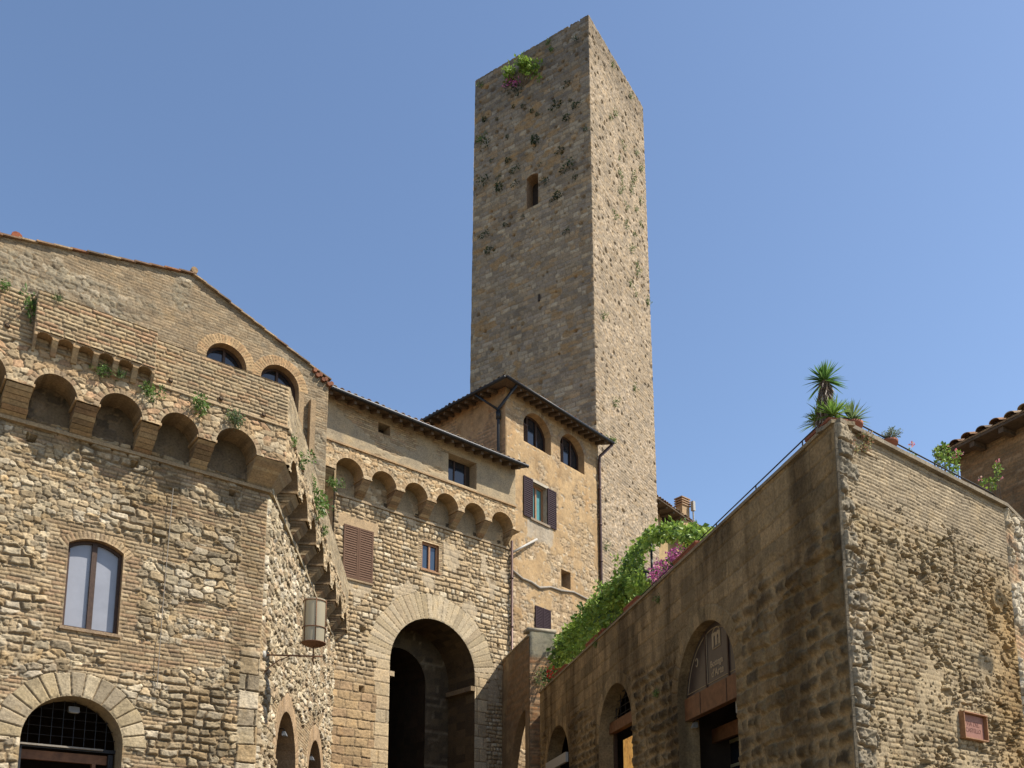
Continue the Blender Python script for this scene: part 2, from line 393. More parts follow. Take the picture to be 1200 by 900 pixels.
def text_mesh(txt, size, mat, name, parent, W, u, z, w, bold=0.0):
    cu = bpy.data.curves.new('t', 'FONT'); cu.body = txt; cu.size = size; cu.align_x = 'CENTER'; cu.extrude = .002; cu.offset = bold
    to = bpy.data.objects.new('t', cu); COL.objects.link(to)
    bpy.context.view_layer.update()
    me = bpy.data.meshes.new_from_object(to.evaluated_get(bpy.context.evaluated_depsgraph_get()))
    bpy.data.objects.remove(to)
    co = np.zeros(len(me.vertices) * 3, dtype=np.float32); me.vertices.foreach_get('co', co); co = co.reshape(-1, 3)
    # reading direction: to the viewer's right
    s = 1 if (W.d[0] * W.n[1] - W.d[1] * W.n[0]) < 0 else -1
    pw = np.array(parent_world(parent))
    V = np.array([W.p(u + s * x, z + y, w + q) for x, y, q in co]) - pw
    me.vertices.foreach_set('co', V.astype(np.float32).ravel()); me.materials.append(mat); me.name = name
    o = bpy.data.objects.new(name, me); COL.objects.link(o); o.parent = parent; return o

P_TILE = [(.26, .16, .105), (.31, .215, .145), (.22, .15, .11), (.36, .28, .20), (.19, .15, .12), (.30, .235, .175), (.27, .145, .09)]
def tiles(mb, E0, E1, up, L, tile=.24, course=.40, taper0=0, taper1=0, seed=1):
    """barrel tiles: cover tiles over channels, in courses, on a slope starting at the eave E0-E1"""
    E0 = np.array(E0, float); E1 = np.array(E1, float); up = np.array(up, float); up /= np.linalg.norm(up)
    D = E1 - E0; LL = np.linalg.norm(D); D /= LL; N = np.cross(D, up); N *= np.sign(N[2]) if N[2] != 0 else 1
    nt = max(1, int(round(LL / tile))); tw = LL / nt; nc = max(1, int(round(L / course))); cl = L / nc; S = 8
    rg = np.random.RandomState(seed)
    for k in range(nt):
        dz = rg.uniform(-.012, .012); dl = rg.uniform(-.05, .03)
        for c in range(nc):
            col = np.array(P_TILE[rg.randint(len(P_TILE))]) * rg.uniform(.8, 1.2)
            vs = []
            for e, t, lift in ((0, c * cl, .022), (1, (c + 1) * cl + .03, 0.0)):
                if c == 0 and e == 0: t += dl
                f0 = taper0 * t; f1 = LL - taper1 * t
                for th in (0, -.016):
                    for q in range(S + 1):
                        x = q / S; ang = math.pi * x
                        s = (k + .5) * tw + (-math.cos(ang)) * tw * .36; h = math.sin(ang) * .075 + lift + dz + th
                        s = f0 + (f1 - f0) * s / LL
                        vs.append(E0 + D * s + up * t + N * h)
            a = S + 1
            fs = [(q, q + 1, 2 * a + q + 1, 2 * a + q) for q in range(S)] + [(a + q + 1, a + q, q, q + 1)[::-1] for q in range(S)]
            mb.add(vs, fs, col)
            if c == 0 or True:                               # channel tile between covers
                vs = []
                for t in (c * cl + (dl * .5 if c == 0 else 0), (c + 1) * cl + .03):
                    f0 = taper0 * t; f1 = LL - taper1 * t
                    for q in range(5):
                        x = q / 4; s = (k + .5 + x) * tw; s = min(s, LL); h = -.03 + .05 * (2 * x - 1) ** 2 + (.012 if t == c * cl else 0)
                        s = f0 + (f1 - f0) * s / LL
                        vs.append(E0 + D * s + up * t + N * h)
                mb.add(vs, [(q, q + 1, 6 + q, 5 + q) for q in range(4)], col * .9)
    # bedding under the tiles
    a = E0 - N * .05; b = E1 - N * .05; c = E1 + up * L - D * taper1 * L - N * .05; d = E0 + up * L + D * taper0 * L - N * .05
    for off in (0,):
        lo = [a, b, c, d]; hi = [p + N * .03 for p in lo]
        mb.hexa(lo + hi, (.27, .20, .14))

def rafters(name, parent, W, u0, u1, n, zE, zW, wW, wE, r=.06):
    """rafter tails from the wall (zW at wW) out to the eave (zE at wE), with boarding above"""
    mb = MB()
    for k in range(n):
        u = u0 + (u1 - u0) * (k + .5) / n + random.uniform(-.02, .02)
        mb.hexa([W.p(u - r, zW - .13, wW), W.p(u + r, zW - .13, wW), W.p(u + r, zE - .13, wE - .05), W.p(u - r, zE - .13, wE - .05),
                 W.p(u - r, zW - .005, wW), W.p(u + r, zW - .005, wW), W.p(u + r, zE - .005, wE - .05), W.p(u - r, zE - .005, wE - .05)])
    mb.build(name, M['rafter'], parent)

# ---------------------------------------------------------------- ground
mb = MB()
gu, gz = np.meshgrid(np.linspace(-40, 40, 161), np.linspace(-25, 80, 211)); V = np.stack([gu.ravel(), gz.ravel(), .03 * (fbm(gu.ravel() * .3, gz.ravel() * .3, 4) - .5)], 1)
ids = np.arange(gu.size).reshape(gu.shape)
hh, cc = courses(gu.ravel(), gz.ravel(), .9, .6, 3, .01, [(.2, .18, .15), (.24, .21, .17), (.18, .16, .13)])
mb.add(V, [np.stack([ids[:-1, :-1], ids[:-1, 1:], ids[1:, 1:], ids[1:, :-1]], -1).reshape(-1, 4)], cc)
mb.add([(-900, -900, -.05), (900, -900, -.05), (900, 1500, -.05), (-900, 1500, -.05)], [(0, 1, 2, 3)], (.2, .18, .14))
tag(mb.build('ground', M['slate']), kind='structure')

# ================================================================ LEFT STONE HOUSE
r = ray(80, 1050)
A = Wall(r[0] / r[1] * 15, 15, bearing(2000))
uA = A.at(312, 620)[0]; cA = A.p(uA, 0)
B = Wall(cA[0], cA[1], bearing(518))
ZS, ZP, ZL, ZT = 9.57, 9.98, 10.73, 11.62          # string course, arch springing, ledge, parapet top
WO = .55; WB = .40
house = thing('stone_house', 'rubble stone house at the left with an arcaded brick parapet and a curtained window', 'house', (A.p(uA - 1, 0)[0], A.p(uA - 1, 0)[1], 0))
uL = A.at(-70, 600)[0]
dr = arch(*[A.at(22, 880)[0], A.at(143, 880)[0]], 0, 4.95)
dc = ((dr[0][0] + dr[1][0]) / 2, 4.95 - (dr[1][0] - dr[0][0]) / 2, (dr[1][0] - dr[0][0]) / 2)
wi = arch(-.44, .46, 6.14, 7.78, .15)
boards = [(A.at(42, 523)[0] if 0 else -1.15, 9.33, .07), (A.at(157, 541)[0], 9.36, .07), (2.35, 9.33, .06)]
def st_front(u, z):
    a = rubble(u, z, .27, .145, 11, .045)
    b = rubble(u, z, .165, .10, 12, .035, warp=.07)
    cs = courses(u, z, .29, .15, 14, .045, P_RUB, joint=.022, warp=.075, wvar=.95, rough=.9)
    a = mixs(a, cs, sst(.44, .50, fbm(u * 1.1 + 9, z * 1.2, 16, 3)))
    m = sst(.52, .57, fbm(u * .9 + 3, z * .8, 5, 3)) ; base = mixs(a, b, m)
    br = courses(u, z, .27, .072, 13, .016)
    mk = sst(.555, .575, fbm(u * 1.0 + 11, z * 3.2 + 3, 9, 4))                       # stray brick repairs
    q = sst(.55, .50, uA - u + .18 * (fbm(u * 2, z * 3, 8, 2) - .5)) * sst(6.3, 6.45, z)   # brick quoin strip of the corner
    win = sst(.34, .28, np.maximum(np.abs(u - .01) - .45, 0) + .25 * (fbm(u * 2, z * 5, 21, 2) - .5)) * sst(5.85, 5.9, z) * sst(8.02, 7.98, z)
    mm = np.maximum(np.maximum(mk * .999, q), win); base = mixs(base, br, mm)
    lq = sst(.42, .38, uA - u) * sst(6.3, 6.2, z)
    base = mixs(base, courses(u, z, .62, .34, 17, .05, P_RUB, warp=.04), lq)
    g = ring(u, z, base, dc[0], dc[1], dc[2], dc[2] + .42, 15, 3, [(.47, .40, .29), (.44, .37, .26), (.52, .45, .34), (.36, .31, .24)], .035, joint=.008)
    # flat brick arch of the window
    hw, rs = .45, .15; Rr = (hw * hw + rs * rs) / (2 * rs); aa = math.asin(hw / Rr)
    g = ring(u, z, g, .01, 7.78 - Rr, Rr, Rr + .14, 19, 5, P_BRK, .02, math.pi / 2 - aa * 1.25, math.pi / 2 + aa * 1.25, .006)
    soot = sst(.52, .66, fbm(u * 1.1 + 5, z * .8 + 1, 27, 4)) * .24 + .16 * sst(.5, .62, fbm(u * 3.3, z * 2.4, 28, 3))
    g = (g[0], g[1] * (1 - soot[:, None] * np.array((.85, .9, 1.0))))
    return holes_px(u, z, g, boards, .2)
mb = MB()
relief(mb, A, uL, uA, 3.2, ZS + .12, .0135, st_front, [dr, wi], side=.02)
relief(mb, A, uL - 5, uL, 0, 12, .10, lambda u, z: rubble(u, z, .30, .165, 11, .055), side=0)
relief(mb, A, uL, uA, 0, 3.2, .06, lambda u, z: rubble(u, z, .34, .2, 11, .05), [dr], side=0)
reveal(mb, A, dr, .022, -.55, (.36, .29, .20), bottom=False)
reveal(mb, A, wi, .022, -.24, (.36, .25, .16))
mb.build('wall', M['masonry'], house, True)

# side wall receding along the street
uBe = B.at(387, 850)[0]; gC = B.p(uBe, 0)
db1 = arch(B.at(322, 880)[0], B.at(346, 880)[0], 0, 5.72)
db2 = arch(B.at(360, 890)[0], B.at(377, 890)[0], 0, 5.86)
def dcc(P, zt): return ((P[0][0] + P[1][0]) / 2, zt - (P[1][0] - P[0][0]) / 2, (P[1][0] - P[0][0]) / 2)
c1, c2 = dcc(db1, 5.72), dcc(db2, 5.86)
def st_side(u, z):
    a = rubble(u, z, .27, .17, 31, .075, [(.50, .44, .34), (.42, .36, .27), (.55, .50, .42), (.36, .30, .22), (.46, .37, .27)])
    g = courses(u, z, .27, .075, 33, .02)
    a = mixs(a, g, sst(.57, .60, fbm(u * .6 + 2, z * 1.1, 39, 3)))
    for c in (c1, c2): a = ring(u, z, a, c[0], c[1], c[2], c[2] + .42, 30, 7, [(.42, .31, .21), (.45, .34, .24), (.39, .29, .195)], .03, joint=.005)
    return a
mb = MB()
relief(mb, B, 0, uBe + .05, 3.2, ZS + .15, .021, st_side, [db1, db2], side=.02)
relief(mb, B, 0, uBe + .05, 0, 3.2, .08, st_side, [db1, db2], side=0)
for P in (db1, db2): reveal(mb, B, P, .022, -.5, (.38, .27, .18), bottom=False)
mb.build('side_wall', M['masonry'], house, True)

def brickbox(mb, W, u0, u1, z0, z1, w0, w1, n=None, pal=P_BRK):
    n = n or max(1, int(round((z1 - z0) / .07)))
    for k in range(n):
        a = z0 + (z1 - z0) * k / n; b = z0 + (z1 - z0) * (k + 1) / n - .004; j = random.uniform(-.006, .006)
        W.box(mb, u0 - j, u1 + j, a, b, w0, w1 + j, np.array(random.choice(pal)) * random.uniform(.9, 1.1))
def corbel(W, parent, u0, u1, z0, z1, w1, name='corbel', bulge=.10, pal=P_BRK, label=None):
    mb = MB(); n = max(5, int((z1 - z0) / .065))
    for k in range(n):
        a, b = k / n, (k + 1) / n
        wa, wb_ = [.05 + (w1 - .07) * (t ** .85) for t in (a, b)]
        j = random.uniform(-.008, .008); cc = np.array(random.choice(pal)) * random.uniform(.62, 1.05)
        W.wedge(mb, u0 + j, u1 + j, z0 + (z1 - z0) * a, z0 + (z1 - z0) * b - .010, wa + j, wb_ + j, -.04, cc)
    W.box(mb, u0 - .03, u1 + .03, z1, z1 + .05, -.04, w1 + .012, (.44, .33, .22))     # abacus brick
    o = mb.build(name, M['masonry'], parent); return o
def machic(W, parent, u0, u1, zs, zp, ztop, arches, w, style, step=.02, wall_back=-.03, name='parapet', crown=None):
    """arcaded parapet carried on corbels: front skin, arch soffits, back and top"""
    mb = MB(); hs = []
    for a, b in arches: hs.append(arch(a, b, zp - .5, zp + (b - a) / 2 * (crown or 1), (b - a) / 2 * (crown or 1) if crown else None, 16))
    relief(mb, W, u0, u1, zp, ztop, step, style, hs, w0=w, side=.02)
    for P in hs:
        Q = [q for q in P[2:]]
        for i in range(len(Q) - 1):
            a, b = Q[i], Q[i + 1]; vs = []
            for k in range(5):
                ww = w + .022 + (wall_back - w) * k / 4; vs += [W.p(a[0], a[1], ww), W.p(b[0], b[1], ww)]
            mb.add(vs, [(2 * k, 2 * k + 1, 2 * k + 3, 2 * k + 2) for k in range(4)], np.array((.27, .205, .14)) * random.uniform(.75, 1.15))  # soffit colour lowered to carry some of the niche shade
    # undersides between the arches, inner face, top
    edges = [u0] + [x for ab in arches for x in ab] + [u1]
    for k in range(0, len(edges), 2):
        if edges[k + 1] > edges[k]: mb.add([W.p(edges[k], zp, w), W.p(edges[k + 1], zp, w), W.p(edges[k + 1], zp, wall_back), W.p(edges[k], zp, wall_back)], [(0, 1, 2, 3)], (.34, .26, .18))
    wi_ = w - .32
    mb.add([W.p(u0, zp + .6, wi_), W.p(u1, zp + .6, wi_), W.p(u1, ztop, wi_), W.p(u0, ztop, wi_), W.p(u0, ztop, w), W.p(u1, ztop, w)], [(0, 1, 2, 3), (3, 2, 5, 4)], (.38, .32, .24))
    for ue in (u0, u1): mb.add([W.p(ue, zp, w), W.p(ue, ztop, w), W.p(ue, ztop, wi_), W.p(ue, zp, wi_)], [(0, 1, 2, 3)], (.36, .28, .19))
    return mb, hs
# corner of the two overhanging planes
def cross(W1, w1, W2, w2):
    # u on W1 (at w1) where it meets W2 (at w2)
    px, py, _ = W1.p(0, 0, w1); k = W2.n[0] * W2.O[0] + W2.n[1] * W2.O[1] + w2
    return (k - (W2.n[0] * px + W2.n[1] * py)) / (W2.n[0] * W1.d[0] + W2.n[1] * W1.d[1])
uAo = cross(A, WO, B, WB); uBo = cross(B, WB, A, WO)
aA = [(A.at(l, 460, WO)[0], A.at(rr_, 460, WO)[0]) for l, rr_ in ((-40, 6), (38, 91), (117, 169), (190, 236), (256, 304))]
aA = [(-2.55, aA[0][1])] + aA[1:]
r0_ = aA[1][1] - aA[1][0]
def st_par(u, z):
    low = rubble(u, z, .24, .12, 41, .035, [(.45, .36, .25), (.42, .31, .2), (.50, .42, .31), (.44, .30, .2)])
    hi = courses(u, z, .26, .073, 42, .020, [(.43, .35, .24), (.40, .31, .21), (.46, .37, .26), (.41, .29, .19), (.38, .31, .22)], joint=.010, warp=.025)
    m = sst(ZL - .03, ZL, z + .05 * (fbm(u * 1.5, z, 44, 2) - .5)); a = mixs((low[0] * .8, low[1]), hi, m)
    for k, (x0, x1) in enumerate(aA): a = ring(u, z, a, (x0 + x1) / 2, ZP, (x1 - x0) / 2, (x1 - x0) / 2 + .10, 13, 50 + k, P_BRK, .025, joint=.006)
    return a
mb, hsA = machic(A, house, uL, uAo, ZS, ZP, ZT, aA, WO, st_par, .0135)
A.box(mb, uL, uAo + .03, ZL - .03, ZL + .012, WO - .02, WO + .045, (.33, .26, .18))
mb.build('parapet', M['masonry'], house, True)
edges = [uL] + [x for ab in aA for x in ab] + [uAo - .02]
for k in range(2, len(edges), 2):
    if k == len(edges) - 2: continue
    corbel(A, house, edges[k - 1] if 0 else edges[k], edges[k + 1], ZS + .02, ZP, WO) if edges[k + 1] - edges[k] > .05 else None
corbel(A, house, uL, aA[0][0], ZS + .02, ZP, WO)
# wedge carrying the corner
mb = MB(); n = 9
q0 = A.p(aA[-1][1] + .02, 0, 0); q1 = A.p(uA, 0, 0); q2 = B.p(.30, 0, 0)
for k in range(n):
    a, b = k / n, (k + 1) / n; pts = []
    for t in (a, b):
        z = ZS + .02 + (ZP - ZS - .02) * t - (0.004 if t == b else 0)
        A_ = A.p(aA[-1][1] + .02, z, .05 + (WO - .05) * t); c_ = [A.p(uA, z, 0)[i] + (A.p(uAo, z, WO)[i] - A.p(uA, z, 0)[i]) * (.08 + .92 * t) for i in range(2)] + [z]; B_ = B.p(.32 , z, .05 + (WB - .05) * t)
        pts += [A.p(aA[-1][1] + .02, z, -.05), A_, c_, B_]
    mb.hexa(pts, np.array(random.choice(P_BRK)) * random.uniform(.9, 1.1))
mb.build('corbel', M['masonry'], house)
# string course under the corbels
mb = MB(); A.box(mb, uL, uA + .05, ZS - .045, ZS + .02, -.02, .085, (.37, .29, .2)); mb.build('string_course', M['masonry'], house)
mb = MB(); mb_segs = 14
B.box(mb, 0, 9.9, ZS - .05, ZS + .03, -.02, .10, (.40, .34, .25)); mb.build('string_course', M['masonry'], house)
# side machicolation
uBE = B.at(409, 690, WB)[0]
nB = 8; spB = (uBE - uBo - .5) / nB; aB = [(uBo + .42 + k * spB, uBo + .42 + k * spB + spB * .66) for k in range(nB)]
def st_parB(u, z):
    low = rubble(u, z, .24, .12, 61, .05, [(.45, .36, .25), (.40, .31, .21), (.50, .42, .31)])
    hi = courses(u, z, .26, .073, 62, .018, [(.40, .345, .26), (.37, .31, .23), (.43, .36, .26)], joint=.009)
    return mixs(low, hi, sst(ZL - .05, ZL, z))
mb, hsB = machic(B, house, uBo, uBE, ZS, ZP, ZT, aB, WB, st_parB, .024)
for k in range(60):                                            # ragged bricks hanging from the broken lower edge
    u = random.uniform(uBo, uBE); B.box(mb, u, u + random.uniform(.06, .2), ZL - random.uniform(.03, .12), ZL + .01, WB, WB + random.uniform(.04, .08), np.array(random.choice(P_BRK)))
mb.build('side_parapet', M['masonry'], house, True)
for k in range(1, nB + 1):
    x0 = aB[k - 1][1]; x1 = aB[k][0] if k < nB else uBE
    corbel(B, house, x0, x1, ZS + .02, ZP, WB)
# projecting bay on little corbels
bu0, bu1 = A.at(44, 350, WO + .2)[0], A.at(184, 400, WO + .2)[0]; WBY = WO + .22
zb = A.at(110, 408, WBY)[1]; zb2 = zb - .20
bay = MB()
relief(bay, A, bu0, bu1, zb, ZT, .0135, lambda u, z: courses(u, z, .26, .073, 42, .022, [(.43, .35, .24), (.42, .32, .21), (.47, .38, .26), (.43, .29, .19)], joint=.010, warp=.02), w0=WBY, side=.01)
for ue, dd in ((bu0, -1), (bu1, 1)):
    for k in range(int((ZT - zb) / .073) + 1):
        z0 = zb + k * .073; A.box(bay, min(ue, ue - dd * .05), max(ue, ue - dd * .05), z0, min(z0 + .066, ZT), WO - .02, WBY - .004, np.array(random.choice(P_BRK)) * random.uniform(.8, 1.1))
bay.add([A.p(bu0, zb, WO), A.p(bu1, zb, WO), A.p(bu1, zb, WBY), A.p(bu0, zb, WBY), A.p(bu0, ZT, WO - .3), A.p(bu1, ZT, WO - .3), A.p(bu1, ZT, WBY), A.p(bu0, ZT, WBY)], [(0, 1, 2, 3), (4, 5, 6, 7)], (.35, .27, .19))
bo = bay.build('projecting_bay', M['masonry'], house, True)
nb = 6; sp = (bu1 - bu0) / nb
for k in range(nb + 1):
    mb = MB(); uc = bu0 + k * sp; ww = .045
    x0, x1 = max(uc - ww, bu0), min(uc + ww, bu1)
    for q in range(4):
        a, b = q / 4, (q + 1) / 4
        A.wedge(mb, x0, x1, zb - .30 + .22 * a, zb - .30 + .22 * b - .003, WO + .05 + (WBY - WO - .06) * a, WO + .05 + (WBY - WO - .06) * b, WO - .02, np.array(random.choice(P_BRK)))
    mb.build('corbel', M['masonry'], bo)
mb = MB()
for k in range(nb):                                            # tiny arch heads between the small corbels
    x0, x1 = bu0 + k * sp + .045, bu0 + (k + 1) * sp - .045; hw = (x1 - x0) / 2
    n = 8; top = zb + .0; zsx = zb - .09
    pts = [(x0 + hw - hw * math.cos(math.pi * q / n), zsx + .075 * math.sin(math.pi * q / n)) for q in range(n + 1)]
    for q in range(n):
        (a, az), (b, bz) = pts[q], pts[q + 1]
        A.box(mb, a, b, (az + bz) / 2, top, WO - .02, WBY - .003, (.40, .29, .19))
for k in range(nb + 1):
    uc = bu0 + k * sp; A.box(mb, max(uc - .045, bu0), min(uc + .045, bu1), zb - .09, zb, WO - .02, WBY - .005, (.42, .31, .2))
mb.build('arch_heads', M['masonry'], bo)
# niche backing wall: dark stain and recess shade put into its colour, weathered skim
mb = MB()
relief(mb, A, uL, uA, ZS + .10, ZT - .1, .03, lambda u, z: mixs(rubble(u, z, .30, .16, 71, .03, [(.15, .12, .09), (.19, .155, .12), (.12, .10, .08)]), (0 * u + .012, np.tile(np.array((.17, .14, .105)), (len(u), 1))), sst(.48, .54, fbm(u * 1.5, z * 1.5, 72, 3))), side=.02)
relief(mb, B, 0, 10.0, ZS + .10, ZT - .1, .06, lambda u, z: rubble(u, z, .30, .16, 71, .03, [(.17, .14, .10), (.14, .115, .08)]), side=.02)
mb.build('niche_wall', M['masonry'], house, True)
# drain spouts
for px, py in ((8, 383), (199, 447), (258, 468), (308, 487)):
    u, z = A.at(px, py, WO); mb = MB(); mb.tube([A.p(u, z, WO - .03), A.p(u, z - .005, WO + .05)], [.042, .042], 12, (.36, .26, .19), False)
    mb.tube([A.p(u, z, WO + .05), A.p(u, z, WO + .0)], [.030, .030], 12, (.12, .09, .07), True); mb.build('drain_spout', M['masonry'], house, True)
# terrace slab behind the parapet
mb = MB()
T1 = A.p(uL - 5, 0, WO - .3); T2 = A.p(uAo - .3, 0, WO - .3); T3 = B.p(uBe, 0, WB - .3); T4 = (T3[0] - 9, T3[1] + 2, 0); T5 = (T1[0] - 5, T1[1] + 9, 0)
for z in (10.62,): mb.add([(p[0], p[1], z) for p in (T1, T2, T3, T4, T5)] + [(p[0], p[1], z - .2) for p in (T1, T2, T3, T4, T5)], [(0, 1, 2, 3, 4), (9, 8, 7, 6, 5)], (.3, .24, .18))
mb.build('terrace_slab', M['masonry'], house)
# arched window of the front
def frame_mb(W, P, w0, w1, t, col=(.1, .05, .03)):
    mb = MB(); n = len(P); cu = sum(p[0] for p in P) / n; cz = sum(p[1] for p in P) / n
    us = [p[0] for p in P]; zs = [p[1] for p in P]; hw = (max(us) - min(us)) / 2; hz = (max(zs) - min(zs)) / 2; mu = (max(us) + min(us)) / 2; mz = (max(zs) + min(zs)) / 2
    I = [(mu + (a - mu) * (1 - t / hw), mz + (b - mz) * (1 - t / hz)) for a, b in P]
    for i in range(n):
        j = (i + 1) % n
        mb.hexa([W.p(*P[i], w0), W.p(*P[j], w0), W.p(*P[j], w1), W.p(*P[i], w1), W.p(*I[i], w0), W.p(*I[j], w0), W.p(*I[j], w1), W.p(*I[i], w1)], col)
    return mb, I
fm, I = frame_mb(A, wi, -.20, -.10, .05)
win = fm.build('window', M['wood_dark'], house)
mb = MB(); A.box(mb, -.04, .045, 6.16, 7.74, -.20, -.085); mb.build('mullion', M['wood_dark'], win)
mb = MB(); mb.add([A.p(a, b, -.15) for a, b in I], [tuple(range(len(I)))]); mb.build('pane', M['curtain'], win)
mb = MB(); A.box(mb, -.48, .50, 6.08, 6.135, -.22, .055, (.30, .23, .17)); mb.build('sill', M['masonry'], win)
# shop door under the big arch
door = MB(); P = dr
A.box(door, dr[0][0], dr[1][0], dc[1] - .07, dc[1] - .01, -.50, -.44)
A.box(door, dr[0][0] + .02, dr[0][0] + .10, 0, dc[1], -.5, -.42); A.box(door, dr[1][0] - .12, dr[1][0] - .04, 0, dc[1] - .1, -.5, -.42)
do = door.build('door_frame', M['iron'], house)
gr = MB()
for k in range(1, 9):
    x = dr[0][0] + (dr[1][0] - dr[0][0]) * k / 9; hgt = math.sqrt(max(0, dc[2] ** 2 - (x - dc[0]) ** 2)); gr.tube([A.p(x, dc[1] - .02, -.46), A.p(x, dc[1] + hgt, -.46)], .008, 6)
for k in range(1, 5):
    z = dc[1] + k * .155; hw = math.sqrt(max(0, dc[2] ** 2 - (z - dc[1]) ** 2)); gr.tube([A.p(dc[0] - hw, z, -.46), A.p(dc[0] + hw, z, -.46)], .007, 6)
gr.build('fanlight_grille', M['iron'], do)
mb = MB(); A.box(mb, dr[0][0] + .06, dr[1][0] - .22, dc[1] - .045, dc[1] - .015, -.44, -.38); mb.build('rail', M['lead'], do)
mb = MB(); A.box(mb, dr[0][0], dr[1][0] - .12, dc[1] - .27, dc[1] - .11, -.62, -.52); A.box(mb, dr[1][0] - .36, dr[1][0] - .30, 0, dc[1] - .27, -.62, -.5); mb.build('lintel', M['wood_orange'], do)
mb = MB(); A.box(mb, dr[0][0] - 1, dr[1][0] + 1, -.02, 5.3, -4.6, -4.5)
A.box(mb, dr[0][0] - 1, dr[0][0] - .9, -.02, 5.3, -4.5, -.6); A.box(mb, dr[1][0] + .9, dr[1][0] + 1, -.02, 5.3, -4.5, -.6); A.box(mb, dr[0][0] - 1, dr[1][0] + 1, 5.3, 5.4, -4.6, -.2)
mb.build('shop_interior', M['dark_room'], house)
for k, (px, py) in enumerate(((38, 874), (57, 875), (75, 877), (56, 884), (101, 889))):
    u, z = A.at(px, py, -.5 if k < 3 else -1.2); mb = MB(); mb.lathe(A.p(u, z, -.50 if k < 3 else -1.2), [(.002, .02), (.016, .015), (.02, 0), (.012, -.015), (.002, -.018)], 10, (.9, .7, .4)); mb.build('ceiling_bulb', M['bulb'], do)
def floodlight(W, u, z, w, name, label):
    t = thing(name, label, 'lamp', W.p(u, z, w - .1))
    mb = MB(); W.wedge(mb, u - .085, u + .085, z - .05, z + .05, w + .06, w + .02, w - .05, (.4, .4, .42)); mb.build('lamp_housing', M['grey_metal'], t)
    mb = MB(); W.box(mb, u - .07, u + .07, z - .062, z - .052, w - .04, w + .05); mb.build('lens', M['white_metal'], t)
    mb = MB(); mb.tube([W.p(u, z + .05, w), W.p(u, z + .12, w - .02), W.p(u, z + .12, w - .12)], .012, 6); mb.build('bracket', M['iron'], t)
u, z = A.at(86, 832, -.4); floodlight(A, u, z, -.36, 'floodlight', 'small grey floodlight hanging under the crown of the big shop arch at lower left')
for (P, c, i) in ((db1, c1, 0), (db2, c2, 1)):
    fr = MB(); B.box(fr, P[0][0], P[1][0], c[1] - .35, c[1] - .27, -.48, -.40); B.box(fr, c[0] - .04, c[0] + .04, 0, c[1] - .3, -.48, -.42)
    fo = fr.build('door_frame', M['wood_dark'], house)
    g = MB()
    for k in range(1, 6):
        x = P[0][0] + (P[1][0] - P[0][0]) * k / 6; hgt = math.sqrt(max(0, c[2] ** 2 - (x - c[0]) ** 2)); g.tube([B.p(x, c[1] - .3, -.43), B.p(x, c[1] + hgt, -.43)], .010, 6)
    for k in range(4):
        z = c[1] - .1 + k * .22; hw = math.sqrt(max(0, c[2] ** 2 - max(0, z - c[1]) ** 2)); g.tube([B.p(c[0] - hw, z, -.43), B.p(c[0] + hw, z, -.43)], .009, 6)
    g.build('fanlight_grille', M['iron'], fo)
    mb = MB(); B.box(mb, P[0][0] - .3, P[1][0] + .3, 0, 6.2, -2.2, -2.1); B.box(mb, P[0][0] - .3, P[0][0] - .2, 0, 6.2, -2.1, -.52); B.box(mb, P[1][0] + .2, P[1][0] + .3, 0, 6.2, -2.1, -.52); B.box(mb, P[0][0] - .3, P[1][0] + .3, 6.2, 6.3, -2.2, -.3); mb.build('shop_interior', M['dark_room'], house)
    fu, fz = B.at(*((335, 860), (367, 889))[i], -.12)
    floodlight(B, fu, fz, -.15, 'floodlight', ['small grey floodlight inside the nearer brick arched doorway below the street lantern', 'small grey floodlight inside the farther, smaller brick arched doorway of the side wall'][i])
# cable down the front
mb = MB(); pts = [A.p(*A.at(203, 572, .09), .09), A.p(*A.at(197, 640, .08), .08), A.p(*A.at(190, 720, .08), .08), A.p(*A.at(184, 806, .08), .08)]
mb.tube(pts, .007, 6); mb.build('cable', M['lead'], house)

# gable wall set back behind the parapet
G = Wall(A.p(0, 0, -3.5)[0], A.p(0, 0, -3.5)[1], bearing(2000))
gp = [G.at(-90, 245), G.at(0, 278), G.at(120, 302), G.at(225, 323), G.at(385, 447)]
ug0 = gp[0][0]; ug1 = gp[-1][0]; ztopG = max(p[1] for p in gp) + .1
w1 = (G.at(241, 425)[0], G.at(289, 425)[0], G.at(264, 403)[1]); w2 = (G.at(305, 445)[0], G.at(350, 455)[0], G.at(326, 428)[1])
gw1 = arch(w1[0], w1[1], 10.9, w1[2]); gw2 = arch(w2[0], w2[1], 10.9, w2[2])
def st_gable(u, z):
    a = courses(u, z, .24, .07, 81, .012, [(.30, .235, .165), (.33, .26, .185), (.26, .215, .16), (.35, .29, .215)], joint=.011, warp=.03)
    b = rubble(u, z, .20, .11, 82, .025, [(.32, .285, .225), (.27, .24, .19), (.36, .32, .26), (.25, .21, .16)], warp=.12)
    a = mixs(a, b, sst(.48, .66, fbm(u * .9, z * 1.3, 83, 4)))
    for k, w in enumerate((w1, w2)): a = ring(u, z, a, (w[0] + w[1]) / 2, w[2] - (w[1] - w[0]) / 2, (w[1] - w[0]) / 2, (w[1] - w[0]) / 2 + .24, 26, 90 + k, [(.44, .30, .18), (.47, .34, .21)], .02, joint=.005)
    return a
mb = MB()
relief(mb, G, ug0, ug1, 10.6, ztopG, .021, st_gable, [gw1, gw2], outline=[(ug0, 9)] + [(ug1, 9)] + gp[::-1], side=.0)
reveal(mb, G, gw1, .022, -.30, (.40, .28, .18)); reveal(mb, G, gw2, .022, -.30, (.40, .28, .18))
